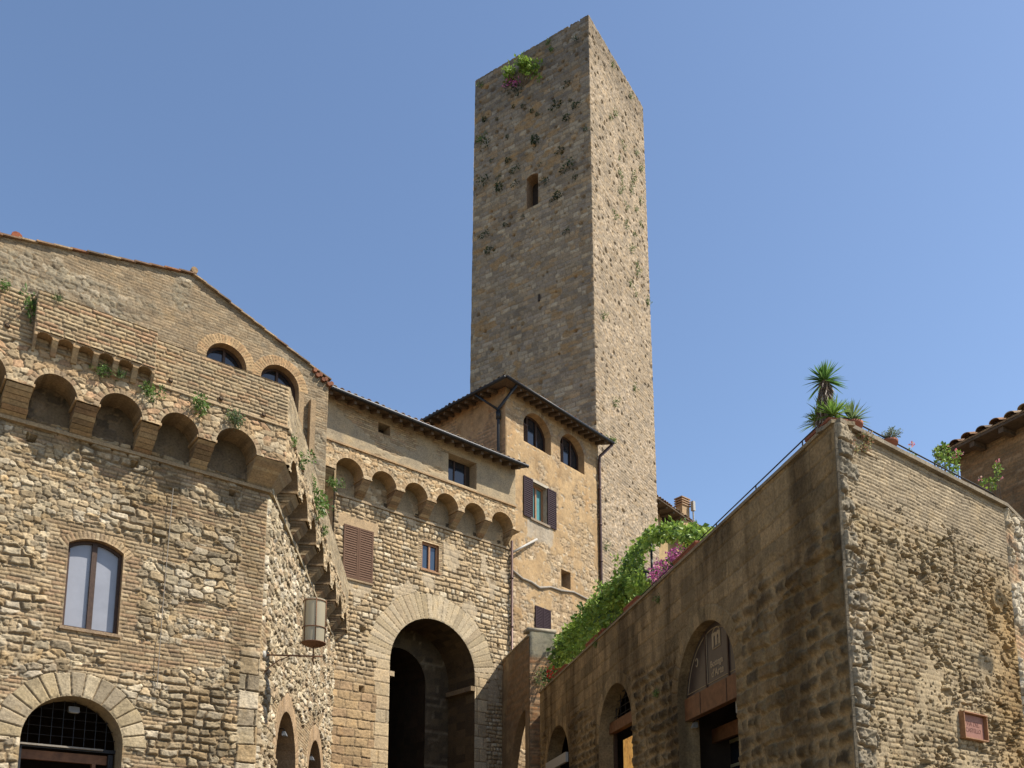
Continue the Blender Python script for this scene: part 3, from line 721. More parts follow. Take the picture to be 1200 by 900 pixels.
# return wall running back from the gable end
RW = Wall(G.p(ug1, 0)[0], G.p(ug1, 0)[1], math.atan2(-G.n[0], -G.n[1]))
relief(mb, RW, 0, 7, 10.6, gp[-1][1], .12, lambda u, z: courses(u, z, .3, .1, 84, .01), side=0)
relief(mb, G, ug0 - 6, ug0, 0, gp[0][1], .15, lambda u, z: courses(u, z, .3, .1, 84, .01), side=0)
mb.build('gable_wall', M['masonry'], house, True)
for P in (gw1, gw2):
    fm, I = frame_mb(G, P, -.28, -.2, .06); o = fm.build('window', M['wood_dark'], house)
    mb = MB(); mb.add([G.p(a, b, -.24) for a, b in I], [tuple(range(len(I)))]); mb.build('pane', M['glass_dark'], o)
    mb = MB(); c_ = (P[0][0] + P[1][0]) / 2; G.box(mb, c_ - .03, c_ + .03, 10.9, P[2 + 10][1] - .05, -.27, -.2); mb.build('mullion', M['wood_dark'], o)
mb = MB()
for k in range(len(gp) - 1):                                    # verge tiles
    (a, az), (b, bz) = gp[k], gp[k + 1]; L = math.hypot(b - a, bz - az); n = max(2, int(L / .30))
    for q in range(n):
        t0, t1 = q / n, (q + 1.12) / n; u0, z0 = a + (b - a) * t0, az + (bz - az) * t0; u1, z1 = a + (b - a) * t1, az + (bz - az) * t1
        if bz < az: z0 += 0; z1 += .025
        else: z0 += .025
        c = np.array(random.choice(P_TILE)) * random.uniform(.85, 1.15); w = .09 + random.uniform(-.012, .012)
        mb.hexa([G.p(u0, z0, -.4), G.p(u1, z1, -.4), G.p(u1, z1, w), G.p(u0, z0, w), G.p(u0, z0 + .035, -.4), G.p(u1, z1 + .035, -.4), G.p(u1, z1 + .035, w), G.p(u0, z0 + .035, w)], c)
    for d0, d1, z_ in ((-8, -.4, .02),):
        mb.add([G.p(a, az + z_, d1), G.p(b, bz + z_, d1), G.p(b, bz + z_, d0), G.p(a, az + z_, d0)], [(0, 1, 2, 3)], (.3, .17, .11))
for px, py in ((28, 281), (2, 275)):
    u, z = G.at(px, py); mb.tube([G.p(u - .13, z + .02, .0), G.p(u - .13, z + .02, -.5)], .11, 10, (.28, .10, .06))
u, z = G.at(229, 322); mb.tube([G.p(u - .05, z + .05, .10), G.p(u - .05, z + .05, -6)], .08, 10, (.30, .22, .15))
for k in range(7):
    u, z = G.at(372 + k * 3.2, 437 + k * 2.6 + (k % 2) * 3); mb.tube([G.p(u - .1, z, .10), G.p(u - .1, z + .0, -.4)], .055, 8, np.array((.26, .12, .08)) * random.uniform(.6, 1.1))
mb.build('roof', M['tile'], house)
mb = MB(); u, z = G.at(372, 455); 
# back walls of the house (never seen from the street)
Bk = Wall(A.p(uL - 5, 0)[0], A.p(uL - 5, 0)[1], bearing(518))
relief(mb, Bk, 0, 14, 0, 12, .25, lambda u, z: rubble(u, z, .5, .3, 11, .03), side=0); mb.build('back_wall', M['masonry'], house, True)
# iron rail and timber struts at the end of the terrace
mb = MB()
for d0, d1 in (((352, 462), (352, 520)), ((366, 470), (361, 530))):
    a = G.at(*d0, .08); b = G.at(*d1, .08)
    G.box(mb, a[0] - .07, a[0] + .07, b[1], a[1], .0, .16, (.36, .27, .18))
mb.build('pilaster', M['masonry'], house)

# ================================================================ GATEHOUSE with the deep arch
C = Wall(gC[0], gC[1], bearing(1868))
gate = thing('gatehouse', 'stone gatehouse with a tall dark archway, brick corbel arcade and long tiled eave', 'house', (C.p(3.8, 0)[0], C.p(3.8, 0)[1], 0))
CE = 7.38; CZS = 14.60; CZP = 15.12; CZC = 16.04; CW = .60; EW = 1.12; EZ = 17.47; CTOP = 17.62
gu0, gu1 = C.at(456, 800)[0], C.at(556, 800)[0]; gR = (gu1 - gu0) / 2; gTop = 11.13; gcz = gTop - gR; gcu = (gu0 + gu1) / 2
ga = arch(gu0, gu1, 0, gTop, n=28)
sh0, sh1 = C.at(401, 650)[0], C.at(436, 650)[0]; shz1, shz0 = C.at(418, 619)[1], C.at(418, 680)[1]
sw0, sw1 = C.at(494, 652)[0], C.at(514, 652)[0]; swz1, swz0 = C.at(504, 637)[1], C.at(504, 669)[1]
hol = [(C.at(424, 738)[0], C.at(424, 738)[1], .10), (C.at(423, 808)[0], C.at(423, 808)[1], .10), (C.at(583, 757)[0], C.at(583, 757)[1], .07), (C.at(442, 700)[0], C.at(442, 700)[1], .05)]
def st_gate(u, z):
    a = courses(u, z, .34, .20, 101, .05, P_GATE, joint=.022, warp=.05, wvar=.9, rough=.7)
    b = courses(u, z, .27, .15, 102, .045, P_GATE, joint=.02, warp=.06, wvar=.9, rough=.8)
    a = mixs(a, b, sst(.48, .54, fbm(u * .5 + 4, z * .6, 103, 3)))
    c = courses(u, z, .5, .30, 104, .03, [(.47, .35, .22), (.44, .33, .21), (.40, .29, .19)], joint=.015, warp=.05, rough=.9)
    a = mixs(a, c, sst(9.6, 8.8, z + .8 * fbm(u, z * .5, 105, 2)) * sst(2.2, 1.7, u))
    sk = (0 * u + .035, np.tile(np.array((.47, .40, .31)), (len(u), 1)))
    a = mixs(a, sk, sst(.62, .68, fbm(u * 1.1 + 7, z * 1.1 + 2, 107, 3)) * .8)
    a = mixs(a, (0 * u + .03, np.tile(np.array((.45, .345, .235)), (len(u), 1))), sst(.22, .17, np.maximum(np.abs(u - (sh0 + sh1) / 2) - (sh1 - sh0) / 2, np.maximum(z - shz1 - .18, shz0 - z + .1))) * (z > shz1 - .1))
    br = courses(u, z, .24, .07, 108, .02)
    a = mixs(a, br, (np.maximum(np.abs(u - (sw0 + sw1) / 2) - (sw1 - sw0) / 2, np.maximum(z - swz1, swz0 - z)) < .17).astype(float))
    a = ring(u, z, a, gcu, gcz, gR, gR + .92, 33, 111, [(.50, .42, .31), (.46, .38, .28), (.54, .46, .35), (.42, .35, .25)], .035, joint=.006, mort=np.array((.36, .29, .20)))
    jm = ((np.abs(u - gcu) < gR + .55 + .25 * (hsh(np.floor(z / .45), 0 * z, 5) - .5)) & (z < gcz)).astype(float)
    a = mixs(a, courses(u, z, .7, .45, 112, .03, [(.50, .41, .29), (.47, .38, .27), (.53, .45, .34)], joint=.012, warp=.01, wvar=.3), jm)
    return holes_px(u, z, a, hol, .2)
rsh = rect(sh0, sh1, shz0, shz1); rsw = rect(sw0, sw1, swz0, swz1)
mb = MB()
relief(mb, C, -.12, CE, 5.2, CZS + .12, .024, st_gate, [ga, rsw], side=.03)
relief(mb, C, -.12, CE, 0, 5.2, .10, st_gate, [ga], side=.03)
reveal(mb, C, rsw, .022, -.18, (.42, .28, .18))
mb.build('wall', M['masonry'], gate, True)
# vaulted passage: jambs, barrel, an inner arch and the dark depth behind it
mb = MB(); D1 = 1.6; D2 = 6.5
def passage_skin(mb, P, wf, wb, pal, step=.25, seed=3):
    # stones along the jambs and the barrel
    L = [0]
    Q = P[1:] + [P[0]]
    for i in range(len(Q) - 1):
        a, b = Q[i], Q[i + 1]; ln = math.hypot(b[0] - a[0], b[1] - a[1]); m = max(1, int(round(ln / .3)))
        for q in range(m):
            a_ = (a[0] + (b[0] - a[0]) * q / m, a[1] + (b[1] - a[1]) * q / m); b_ = (a[0] + (b[0] - a[0]) * (q + 1) / m, a[1] + (b[1] - a[1]) * (q + 1) / m)
            nk = max(1, int(abs(wb - wf) / .42)); off = random.uniform(0, .3)
            for k in range(nk):
                w0 = wf + (wb - wf) * k / nk; w1_ = wf + (wb - wf) * (k + 1) / nk
                mb.add([C.p(a_[0], a_[1], w0), C.p(b_[0], b_[1], w0), C.p(b_[0], b_[1], w1_), C.p(a_[0], a_[1], w1_)], [(0, 1, 2, 3)], np.array(random.choice(pal)) * random.uniform(.85, 1.1))
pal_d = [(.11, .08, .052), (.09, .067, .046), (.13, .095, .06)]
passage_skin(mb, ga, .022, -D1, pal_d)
ia = arch(gcu - gR * .98 + .15, gcu + gR * .42, 0, gTop - .75, n=24)           # inner arch, lower and offset
slab_out = [(gcu - gR - .3, 0), (gcu + gR + .3, 0), (gcu + gR + .3, gTop + .3), (gcu - gR - .3, gTop + .3)]
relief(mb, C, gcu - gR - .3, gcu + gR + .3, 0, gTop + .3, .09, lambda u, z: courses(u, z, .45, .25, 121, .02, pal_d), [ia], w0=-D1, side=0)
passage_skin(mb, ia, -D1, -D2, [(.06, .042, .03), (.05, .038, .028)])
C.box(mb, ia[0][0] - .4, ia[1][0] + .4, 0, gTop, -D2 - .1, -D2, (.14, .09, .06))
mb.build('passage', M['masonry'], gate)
mb = MB()
for u, s in ((gu0, 1), (gu1, -1)):
    mb = MB(); z = 8.93; C.box(mb, min(u - .02 * s, u + .18 * s), max(u - .02 * s, u + .18 * s), z - .10, z + .07, -1.5, .03, (.46, .38, .28) if s == 1 else (.26, .20, .14)); mb.build('impost', M['masonry'], gate)

def shutter(parent, W, u0, u1, z0, z1, w, mat, rows, name='shutter', t=.035, label=None):
    mb = MB(); f = min(.06, (u1 - u0) * .14)
    for a, b, c, d in ((u0, u0 + f, z0, z1), (u1 - f, u1, z0, z1), (u0 + f, u1 - f, z0, z0 + f), (u0 + f, u1 - f, z1 - f, z1)): W.box(mb, a, b, c, d, w, w + t)
    n = rows; h = (z1 - z0 - 2 * f) / n
    for k in range(n):
        z = z0 + f + k * h
        mb.hexa([W.p(u0 + f, z, w + t - .012), W.p(u1 - f, z, w + t - .012), W.p(u1 - f, z + .012, w + t), W.p(u0 + f, z + .012, w + t),
                 W.p(u0 + f, z + h * .95, w), W.p(u1 - f, z + h * .95, w), W.p(u1 - f, z + h * .95 + .01, w + .014), W.p(u0 + f, z + h * .95 + .01, w + .014)])
    mb2 = mb; W.box(mb2, u0 + f, u1 - f, z0 + f, z1 - f, w - .004, w - .001)
    o = mb.build(name, mat, parent)
    if label: o['label'] = label
    return o
mb = MB(); um = (sh0 + sh1) / 2
shutter(gate, C, sh0, um - .004, shz0, shz1, .05, M['wood_brown'], 21); shutter(gate, C, um + .004, sh1, shz0, shz1, .05, M['wood_brown'], 21)
C.box(mb, sh0 - .04, sh1 + .04, shz0 - .07, shz0 - .012, -.02, .09, (.36, .28, .2)); mb.build('sill', M['masonry'], gate)
fm, I = frame_mb(C, rsw, -.15, -.06, .075); wn_ = fm.build('window', M['wood_tan'], gate)
mb = MB(); um = (sw0 + sw1) / 2; C.box(mb, um - .035, um + .035, swz0 + .05, swz1 - .05, -.13, -.05); mb.build('mullion', M['wood_tan'], wn_)
mb = MB(); mb.add([C.p(a, b, -.11) for a, b in I], [(0, 1, 2, 3)]); mb.build('pane', M['glass_blue'], wn_)
mb = MB(); C.box(mb, sw0 - .06, sw1 + .06, swz0 - .06, swz0, -.1, .05, (.38, .24, .15)); mb.build('sill', M['masonry'], wn_)
# arcade: openings by pixel columns of the photo on the overhanging plane
uCl, uCr = C.at(352, 560, CW)[0], C.at(604, 600, CW)[0]
ap = [(392, 425), (435, 464), (474, 501), (511, 537), (544, 569), (576, 601)]
aC = [(C.at(a, 570, CW)[0], C.at(b, 590, CW)[0]) for a, b in ap]
print('arches C', aC, uCl, uCr)
aC[-1] = (aC[-1][0], min(aC[-1][1], uCr - .12))
def st_parC(u, z):
    low = rubble(u, z, .26, .11, 131, .035, [(.47, .36, .24), (.44, .32, .2), (.52, .43, .31)])
    for k, (x0, x1) in enumerate(aC): low = ring(u, z, low, (x0 + x1) / 2, CZP, (x1 - x0) / 2, (x1 - x0) / 2 + .16, 15, 140 + k, [(.50, .41, .30), (.46, .36, .25), (.42, .31, .2)], .02, joint=.006)
    col = mixs((0 * u, np.tile(np.array((.35, .30, .23)), (len(u), 1))), (0 * u, np.tile(np.array((.41, .34, .245)), (len(u), 1))), sst(.4, .6, fbm(u * 1.2, z * 2, 141, 4)))[1]
    pl = (.022 + .014 * fbm(u * 5, z * 7, 142, 3), col)
    ex = courses(u, z, .26, .07, 143, .02)
    pl = mixs(pl, (ex[0] - .01, ex[1]), sst(.54, .62, fbm(u * .9 + 8, z * 1.6 + 4, 144, 4)))
    return mixs(low, pl, sst(CZC - .02, CZC + .02, z))
gw0, gw1_, gw2_ = C.at(525, 545, CW)[0], C.at(546, 545, CW)[0], C.at(558, 560, CW)[0]
gz0_, gz1_ = CZC + .10, EZ - .30
vz0, vz1 = C.at(450, 509, CW)[1], C.at(450, 497, CW)[1]; vu0, vu1 = C.at(443, 500, CW)[0], C.at(457, 505, CW)[0]
# parapet band with the arches, then the plastered storey above
mb = MB(); hs = []
for a, b in aC: hs.append(arch(a, b, CZP - .5, CZP + (b - a) / 2, n=16))
rw_ = rect(gw0, gw2_, gz0_, gz1_); rv_ = rect(vu0, vu1, vz0, vz1)
relief(mb, C, uCl, uCr, CZP, CTOP + .1, .024, st_parC, hs + [rw_, rv_], w0=CW, side=.02)
for P in hs:
    Q = P[2:]
    for i in range(len(Q) - 1):
        a, b = Q[i], Q[i + 1]; vs = []
        for k in range(5): ww = CW + .022 + (-.03 - CW) * k / 4; vs += [C.p(a[0], a[1], ww), C.p(b[0], b[1], ww)]
        mb.add(vs, [(2 * k, 2 * k + 1, 2 * k + 3, 2 * k + 2) for k in range(4)], np.array((.40, .30, .19)) * random.uniform(.85, 1.15))
edges = [uCl] + [x for ab in aC for x in ab] + [uCr]
for k in range(0, len(edges), 2): mb.add([C.p(edges[k], CZP, CW), C.p(edges[k + 1], CZP, CW), C.p(edges[k + 1], CZP, -.03), C.p(edges[k], CZP, -.03)], [(0, 1, 2, 3)], (.38, .28, .18))
for P in (rw_, rv_): reveal(mb, C, P, CW + .022, CW - .42, (.42, .35, .27))
mb.build('upper_wall', M['masonry'], gate, True)
for k in range(0, len(edges), 2): corbel(C, gate, edges[k], edges[k + 1], CZS + .02, CZP, CW)
mb = MB(); C.box(mb, -.1, CE, CZS - .05, CZS + .02, -.02, .085, (.42, .34, .25)); mb.build('string_course', M['masonry'], gate)
mb = MB(); C.box(mb, uCl, uCr + .02, CZC - .035, CZC + .02, CW - .02, CW + .075, (.40, .29, .19)); mb.build('cornice', M['masonry'], gate)
mb = MB(); relief(mb, C, -.1, CE, CZS + .05, CZC + .2, .05, lambda u, z: mixs(rubble(u, z, .28, .15, 151, .03, P_GATE), (0 * u + .02, np.tile(np.array((.33, .28, .21)), (len(u), 1))), sst(.40, .46, fbm(u * .8, z, 152, 3))), side=0); mb.build('niche_wall', M['masonry'], gate, True)
mb = MB()
for k, (a, b) in enumerate(aC):
    if k in (1, 2, 3, 4, 5): x = b - .05 if k < 5 else b - .2; mb = MB(); C.box(mb, x - .07, x + .07, CZS + .06, CZS + .2, .0, .035, (.10, .08, .06)); mb.build('hole_shade_block', M['masonry'], gate)  # dark block on the niche wall, its colour standing in for a hole's shade
# recessed upper window
mb = MB(); C.box(mb, gw0, gw2_, gz0_, gz1_, CW - .45, CW - .40); mb.build('window_recess', M['dark_room'], gate)
mb = MB(); um = (gw0 + gw1_) / 2
for a, b in ((gw0, gw0 + .05), (gw1_ - .05 + .25, gw1_ + .25), (um + .10, um + .15)): C.box(mb, a, b, gz0_, gz1_, CW - .40, CW - .34)
o = mb.build('window', M['wood_dark'], gate)
mb = MB(); C.box(mb, gw0 + .05, gw1_ + .2, gz0_, gz1_, CW - .39, CW - .37); mb.build('pane', M['glass_dark'], o)
mb = MB(); C.box(mb, vu0 - .05, vu1 + .05, vz0 - .05, vz1 + .05, CW - .5, CW - .42); mb.build('vent_back', M['dark_room'], gate)
# roof
EZ0 = EZ; uE0, uE1 = C.at(379, 455, EW)[0], C.at(617, 547, EW)[0]
print('eave', uE0, uE1)
up = np.array([-C.n[0] * math.cos(R(16)), -C.n[1] * math.cos(R(16)), math.sin(R(16))])
mb = MB(); tiles(mb, C.p(uE0, EZ0 + .07, EW), C.p(uE1, EZ0 + .07, EW), up, 6.5, .26, .42, seed=5); mb.build('roof', M['tile'], gate)
mb = MB(); rise = (EW - CW) * math.tan(R(16))
mb.hexa([C.p(uE0, EZ0 - .02, EW - .02), C.p(uE1, EZ0 - .02, EW - .02), C.p(uE1, EZ0 + rise, CW - .05), C.p(uE0, EZ0 + rise, CW - .05), C.p(uE0, EZ0 + .015, EW - .02), C.p(uE1, EZ0 + .015, EW - .02), C.p(uE1, EZ0 + .03 + rise, CW - .05), C.p(uE0, EZ0 + .03 + rise, CW - .05)])
mb.build('soffit', M['rafter'], gate)
rafters('rafters', gate, C, uE0 + .1, uE1 - .1, 19, EZ0 - .02, EZ0 + rise, CW - .02, EW, .05)
def gutter(mb, p0, p1, r=.065):
    mb.tube([p0, p1], r, 10)
mb = MB(); gutter(mb, C.p(uE0 - .05, EZ0 + .015, EW + .06), C.p(uE1 + .03, EZ0 + .015, EW + .06)); mb.build('gutter', M['iron'], gate)
# end and back walls
mb = MB()
for (ua, w0_, w1__) in ((CE, 0, -6), (-.1, -0.1, -6)):
    e = Wall(C.p(ua, 0, w0_)[0], C.p(ua, 0, w0_)[1], math.atan2(-C.n[0], -C.n[1])); relief(mb, e, 0, 6, 0, CTOP, .10, lambda u, z: courses(u, z, .34, .2, 160, .02, P_GATE), side=0)
bk = Wall(C.p(0, 0, -6)[0], C.p(0, 0, -6)[1], C.a); relief(mb, bk, -.1, CE, 0, CTOP + 1.5, .3, lambda u, z: courses(u, z, .34, .2, 160, .02, P_GATE), side=0)
for ue, q in ((uCr, 1), (uCl, -1)):
    mb.add([C.p(ue, CZP, CW), C.p(ue, CTOP, CW), C.p(ue, CTOP, -3), C.p(ue, CZP, -3)], [(0, 1, 2, 3)], (.38, .33, .26))
mb.add([C.p(CE, CZP, CW), C.p(uCr, CZP, CW), C.p(uCr, CZP, -.1), C.p(CE, CZP, -.1)], [(0, 1, 2, 3)], (.38, .33, .26))
mb.build('end_wall', M['masonry'], gate, True)
# downpipe
mb = MB(); a = C.at(600, 640, .1); 
pu = CE - .03
mb.tube([C.p(pu, CZS + .3, .12), C.p(pu, 4, .12), C.p(pu, 0.1, .12)], .055, 10); 
for z in np.arange(2, 14.5, 1.9): mb.tube([C.p(pu, z, .12), C.p(pu, z + .05, .12)], .075, 10)
mb.build('drainpipe', M['copper'], gate, True)

# ================================================================ PLASTERED HOUSE
r = ray(592, 600); Yd = 33.4
Dd = Wall(r[0] / r[1] * Yd, Yd, bearing(1565)); Dl = Wall(Dd.O[0], Dd.O[1], bearing(-552))
ph = thing('plastered_house', 'ochre plastered house with hipped tile roof, arched attic windows and plum shutters', 'house', (Dd.O[0], Dd.O[1], 0))
DW = Dd.at(702, 600)[0]; DO = .62
zE = Dd.at(717, 520, DO)[1]; zE2 = Dd.at(596, 443, DO)[1]; print('D width', DW, 'eave', zE, zE2); zEd = (zE + zE2) / 2
TD = zEd + .12
aw = [(Dd.at(613, 510)[0], Dd.at(645, 520)[0], Dd.at(630, 487)[1], Dd.at(630, 526)[1]), (Dd.at(656, 525)[0], Dd.at(684, 540)[0], Dd.at(669, 510)[1], Dd.at(669, 548)[1])]
AW = [arch(a, b, z0, z1, (b - a) * .36) for a, b, z1, z0 in aw]
sm = (Dd.at(623, 590)[0], Dd.at(640, 595)[0], Dd.at(632, 612)[1], Dd.at(632, 569)[1]); SM = rect(*sm)
sl = rect(Dd.at(657, 680)[0], Dd.at(668, 680)[0], Dd.at(662, 689)[1], Dd.at(662, 669)[1])
ss = (Dd.at(626, 725)[0], Dd.at(644, 728)[0], Dd.at(635, 738)[1], Dd.at(635, 713)[1])
def st_plast(u, z):
    c = pick([(.50, .35, .20), (.47, .34, .20), (.52, .38, .225)], fbm(u * .8, z * .8, 200, 4), fbm(u * 2, z * 2, 203, 3), .15)
    a = (.03 + .02 * fbm(u * 3, z * 3, 201, 4), c)
    b = rubble(u, z, .30, .16, 202, .04, [(.50, .39, .26), (.46, .36, .25), (.54, .45, .33), (.42, .32, .21)])
    zb_ = Dd.at(640, 690)[1]
    m = sst(.52, .60, fbm(u * 1.3, z * 1.3, 204, 4) + .18 * sst(zb_ + .2, zb_ - .4, z)) 
    a = mixs(a, b, m * .9)
    top = sst(.0, .25, z - (TD - 1.9) + .5 * (fbm(u * 1.2, z, 205, 3) - .5) - .06 * u)
    br = courses(u, z, .27, .075, 206, .015, [(.46, .33, .20), (.43, .30, .18), (.49, .37, .24)])
    a = mixs(a, br, top * .55 + .0)
    pk = sst(.70, .76, fbm(u * 6, z * 7, 207, 3)); a = (a[0] - .02 * pk, a[1] * (1 - pk[:, None] * 0) + pk[:, None] * (np.array((.5, .45, .37)) - a[1]) * .8)
    for k, (x0, x1, z1, z0) in enumerate(aw):
        hw = (x1 - x0) / 2; rs = (x1 - x0) * .36; Rr = (hw * hw + rs * rs) / (2 * rs); aa = math.asin(hw / Rr)
        a = ring(u, z, a, (x0 + x1) / 2, z1 - Rr, Rr, Rr + .22, 20, 210 + k, P_BRK, .035, math.pi / 2 - aa, math.pi / 2 + aa, .006)
    pl = np.maximum(np.abs(u - sm[0] * .5 - sm[1] * .5) - .85, np.maximum(z - sm[3] - .1, sm[2] - .9 - z)) + .5 * (fbm(u * 2, z * 2, 212, 3) - .5)
    pm = sst(.05, -.05, pl) * (z < sm[2] + .2)
    a = mixs(a, (0 * u + .04, np.tile(np.array((.44, .40, .34)), (len(u), 1))), pm * .8)
    return a
mb = MB(); relief(mb, Dd, 0, DW, 5.5, TD, .032, st_plast, AW + [SM, sl], side=.02); relief(mb, Dd, 0, DW, 0, 5.5, .12, st_plast, side=.02)
for P in AW: reveal(mb, Dd, P, .03, -.45, (.48, .35, .22))
reveal(mb, Dd, SM, .03, -.3, (.5, .45, .38)); reveal(mb, Dd, sl, .03, -.4, (.42, .32, .22))
mb.build('wall', M['plaster'], ph, True)
def st_left(u, z):
    a = (.02 + .02 * fbm(u * 3, z * 3, 221, 4), pick([(.40, .25, .14), (.43, .29, .17), (.37, .22, .12)], fbm(u * 1.2, z * 1.2, 220, 4), fbm(u * 3, z * 2, 223, 3), .2))
    b = courses(u, z, .27, .075, 226, .02, [(.40, .26, .16), (.44, .30, .19)]); return mixs(a, b, sst(.48, .56, fbm(u * 1.2, z * 1.2, 224, 4)))
mb = MB(); relief(mb, Dl, 0, 6.0, 12, TD, .05, st_left, side=.02); relief(mb, Dl, 0, 6.0, 0, 12, .3, st_left, side=.02)
BK = Wall(Dl.p(6, 0)[0], Dl.p(6, 0)[1], Dd.a); relief(mb, BK, 0, DW, 0, TD, .4, st_left, side=0)
RT = Wall(Dd.p(DW, 0)[0], Dd.p(DW, 0)[1], Dl.a); relief(mb, RT, 0, 6, 0, TD, .4, st_left, side=0)
mb.build('side_wall', M['plaster'], ph, True)
mb = MB(); Dd.box(mb, sl[0][0] - .1, sl[1][0] + .1, sl[0][1] - .1, sl[2][1] + .1, -.5, -.41); mb.build('niche_back', M['plaster'], ph)
for k, P in enumerate(AW):
    fm, I = frame_mb(Dd, P, -.40, -.30, .07); o = fm.build('window', M['wood_dark'], ph)
    mb = MB(); mb.add([Dd.p(a, b, -.36) for a, b in I], [tuple(range(len(I)))]); mb.build('pane', M['glass_dark'], o)
    x0, x1 = sorted((P[0][0], P[1][0]))
    for t in (.33, .66): mb = MB(); Dd.box(mb, x0 + (x1 - x0) * t - .03, x0 + (x1 - x0) * t + .03, P[0][1], P[8][1] + .1, -.38, -.29); mb.build('mullion', M['wood_dark'], o)
    shutter(o, Dd, x0 + .06, x0 + (x1 - x0) * .33, P[0][1] + .05, P[2][1] + .15, -.28, M['wood_dark'], 12)
fm, I = frame_mb(Dd, SM, -.26, -.18, .10); o = fm.build('window', M['wood_tan'], ph); mb = MB(); um = (sm[0] + sm[1]) / 2
Dd.box(mb, um - .04, um + .04, sm[2], sm[3], -.24, -.17); mb.build('mullion', M['wood_tan'], o)
mb = MB(); mb.add([Dd.p(a, b, -.22) for a, b in I], [(0, 1, 2, 3)]); mb.build('pane', M['teal'], o)
mb = MB(); Dd.box(mb, sm[0] - .1, sm[1] + .1, sm[3] - .0, sm[3] + .12, -.02, .055, (.58, .54, .47)); mb.build('lintel', M['plaster'], o)
mb = MB(); Dd.box(mb, sm[0] - .15, sm[1] + .15, sm[2] - .09, sm[2], -.05, .10, (.36, .30, .24)); mb.build('sill', M['plaster'], o)
shw = (sm[1] - sm[0]) * .62
shutter(ph, Dd, sm[0] - shw, sm[0] - .01, sm[2] - .05, sm[3] + .05, .06, M['wood_plum'], 18); shutter(ph, Dd, sm[1] + .01, sm[1] + shw, sm[2] - .05, sm[3] + .02, .06, M['wood_plum'], 18)
um = (ss[0] + ss[1]) / 2; shutter(ph, Dd, ss[0], um - .01, ss[2], ss[3], .05, M['wood_plum'], 12); shutter(ph, Dd, um + .01, ss[1], ss[2], ss[3], .05, M['wood_plum'], 12)
# hipped roof
sl_ = R(17); tn = math.tan(sl_)
def eave(W, W2):  # u on W at w=DO where it meets W2 at DO
    return cross(W, DO, W2, DO)
uc = eave(Dd, Dl); ul = eave(Dl, Dd)
E_c = Dd.p(uc, zEd + .06, DO); E_r = Dd.p(Dd.at(718, 522, DO)[0], zEd + .06, DO); E_l = Dl.p(6.8, zEd + .06, DO)
upD = [-Dd.n[0] * math.cos(sl_), -Dd.n[1] * math.cos(sl_), math.sin(sl_)]; upL = [-Dl.n[0] * math.cos(sl_), -Dl.n[1] * math.cos(sl_), math.sin(sl_)]
mb = MB(); tiles(mb, E_c, E_r, upD, 3.6, .26, .42, taper0=.95, taper1=.0, seed=8)
tiles(mb, E_l, E_c, upL, 3.6, .26, .42, taper0=.95, taper1=.95, seed=9)
mb.build('roof', M['tile'], ph)
mb = MB()
for W, a, b in ((Dd, uc, Dd.at(718, 522, DO)[0]), (Dl, ul, 6.8)):
    rz = (DO + .05) * tn
    mb.hexa([W.p(a, zEd - .03, DO - .01), W.p(b, zEd - .03, DO - .01), W.p(b, zEd + rz - .03, -.05), W.p(a + .6, zEd + rz - .03, -.05), W.p(a, zEd, DO - .01), W.p(b, zEd, DO - .01), W.p(b, zEd + rz, -.05), W.p(a + .6, zEd + rz, -.05)])
mb.build('soffit', M['rafter'], ph)
rafters('rafters', ph, Dd, .1, DW, 15, zEd - .03, zEd + .1, .0, DO, .05); rafters('rafters', ph, Dl, .2, 6.2, 14, zEd - .03, zEd + .1, .0, DO, .05)
mb = MB(); e1 = Dd.p(Dd.at(718, 522, DO)[0], zEd, DO + .06)
mb.tube([Dd.p(uc - .0, zEd, DO + .06), e1], .065, 10); mb.tube([Dl.p(ul, zEd, DO + .06), Dl.p(6.8, zEd, DO + .06)], .065, 10); mb.build('gutter', M['iron'], ph, True)
mb = MB(); zr = zEd - .05
mb.tube([Dd.p(DW + .25, zr, DO), Dd.p(DW - .08, zr - .55, .14), Dd.p(DW - .08, zr - .9, .12), Dd.p(DW - .08, 6, .12), Dd.p(DW - .08, 0.1, .12)], .07, 10)
for z in np.arange(6, zr - 1, 1.7): mb.tube([Dd.p(DW - .08, z, .12), Dd.p(DW - .08, z + .06, .12)], .09, 10)
mb.build('drainpipe', M['copper'], ph, True)
mb = MB(); j = Dl.p(.25, zr - 1.3, .14)
mb.tube([Dd.p(.0, zr, DO), Dl.p(.25, zr - .75, .14), Dl.p(.25, zr - 1.2, .14), Dl.p(.25, zr - 5.0, .14)], .06, 8); mb.tube([Dl.p(1.1, zr - .0, DO), Dl.p(.25, zr - .8, .14)], .05, 8)
mb.tube([Dl.p(.25, zr - .85, .14), Dl.p(.25, zr - 1.2, .14)], .10, 8); mb.build('drainpipe', M['iron'], ph, True)
mb = MB(); pts = [(600, 668), (612, 678), (622, 682), (632, 689), (645, 688), (657, 692), (672, 694), (690, 703)]
mb.tube([Dd.p(*Dd.at(x, y, .07), .07) for x, y in pts], [.055, .05, .06, .065, .05, .055, .05, .045], 8); mb.build('cable_duct', M['lead'], ph, True)
mb = MB(); mb.tube([Dd.p(*Dd.at(601, 647, .3), .3), Dd.p(*Dd.at(629, 632, .12), .12)], .05, 8); mb.build('overflow_pipe', M['white_metal'], ph, True)
mb = MB(); q = [(601, 628), (607, 634), (609, 644), (601, 641)]; 

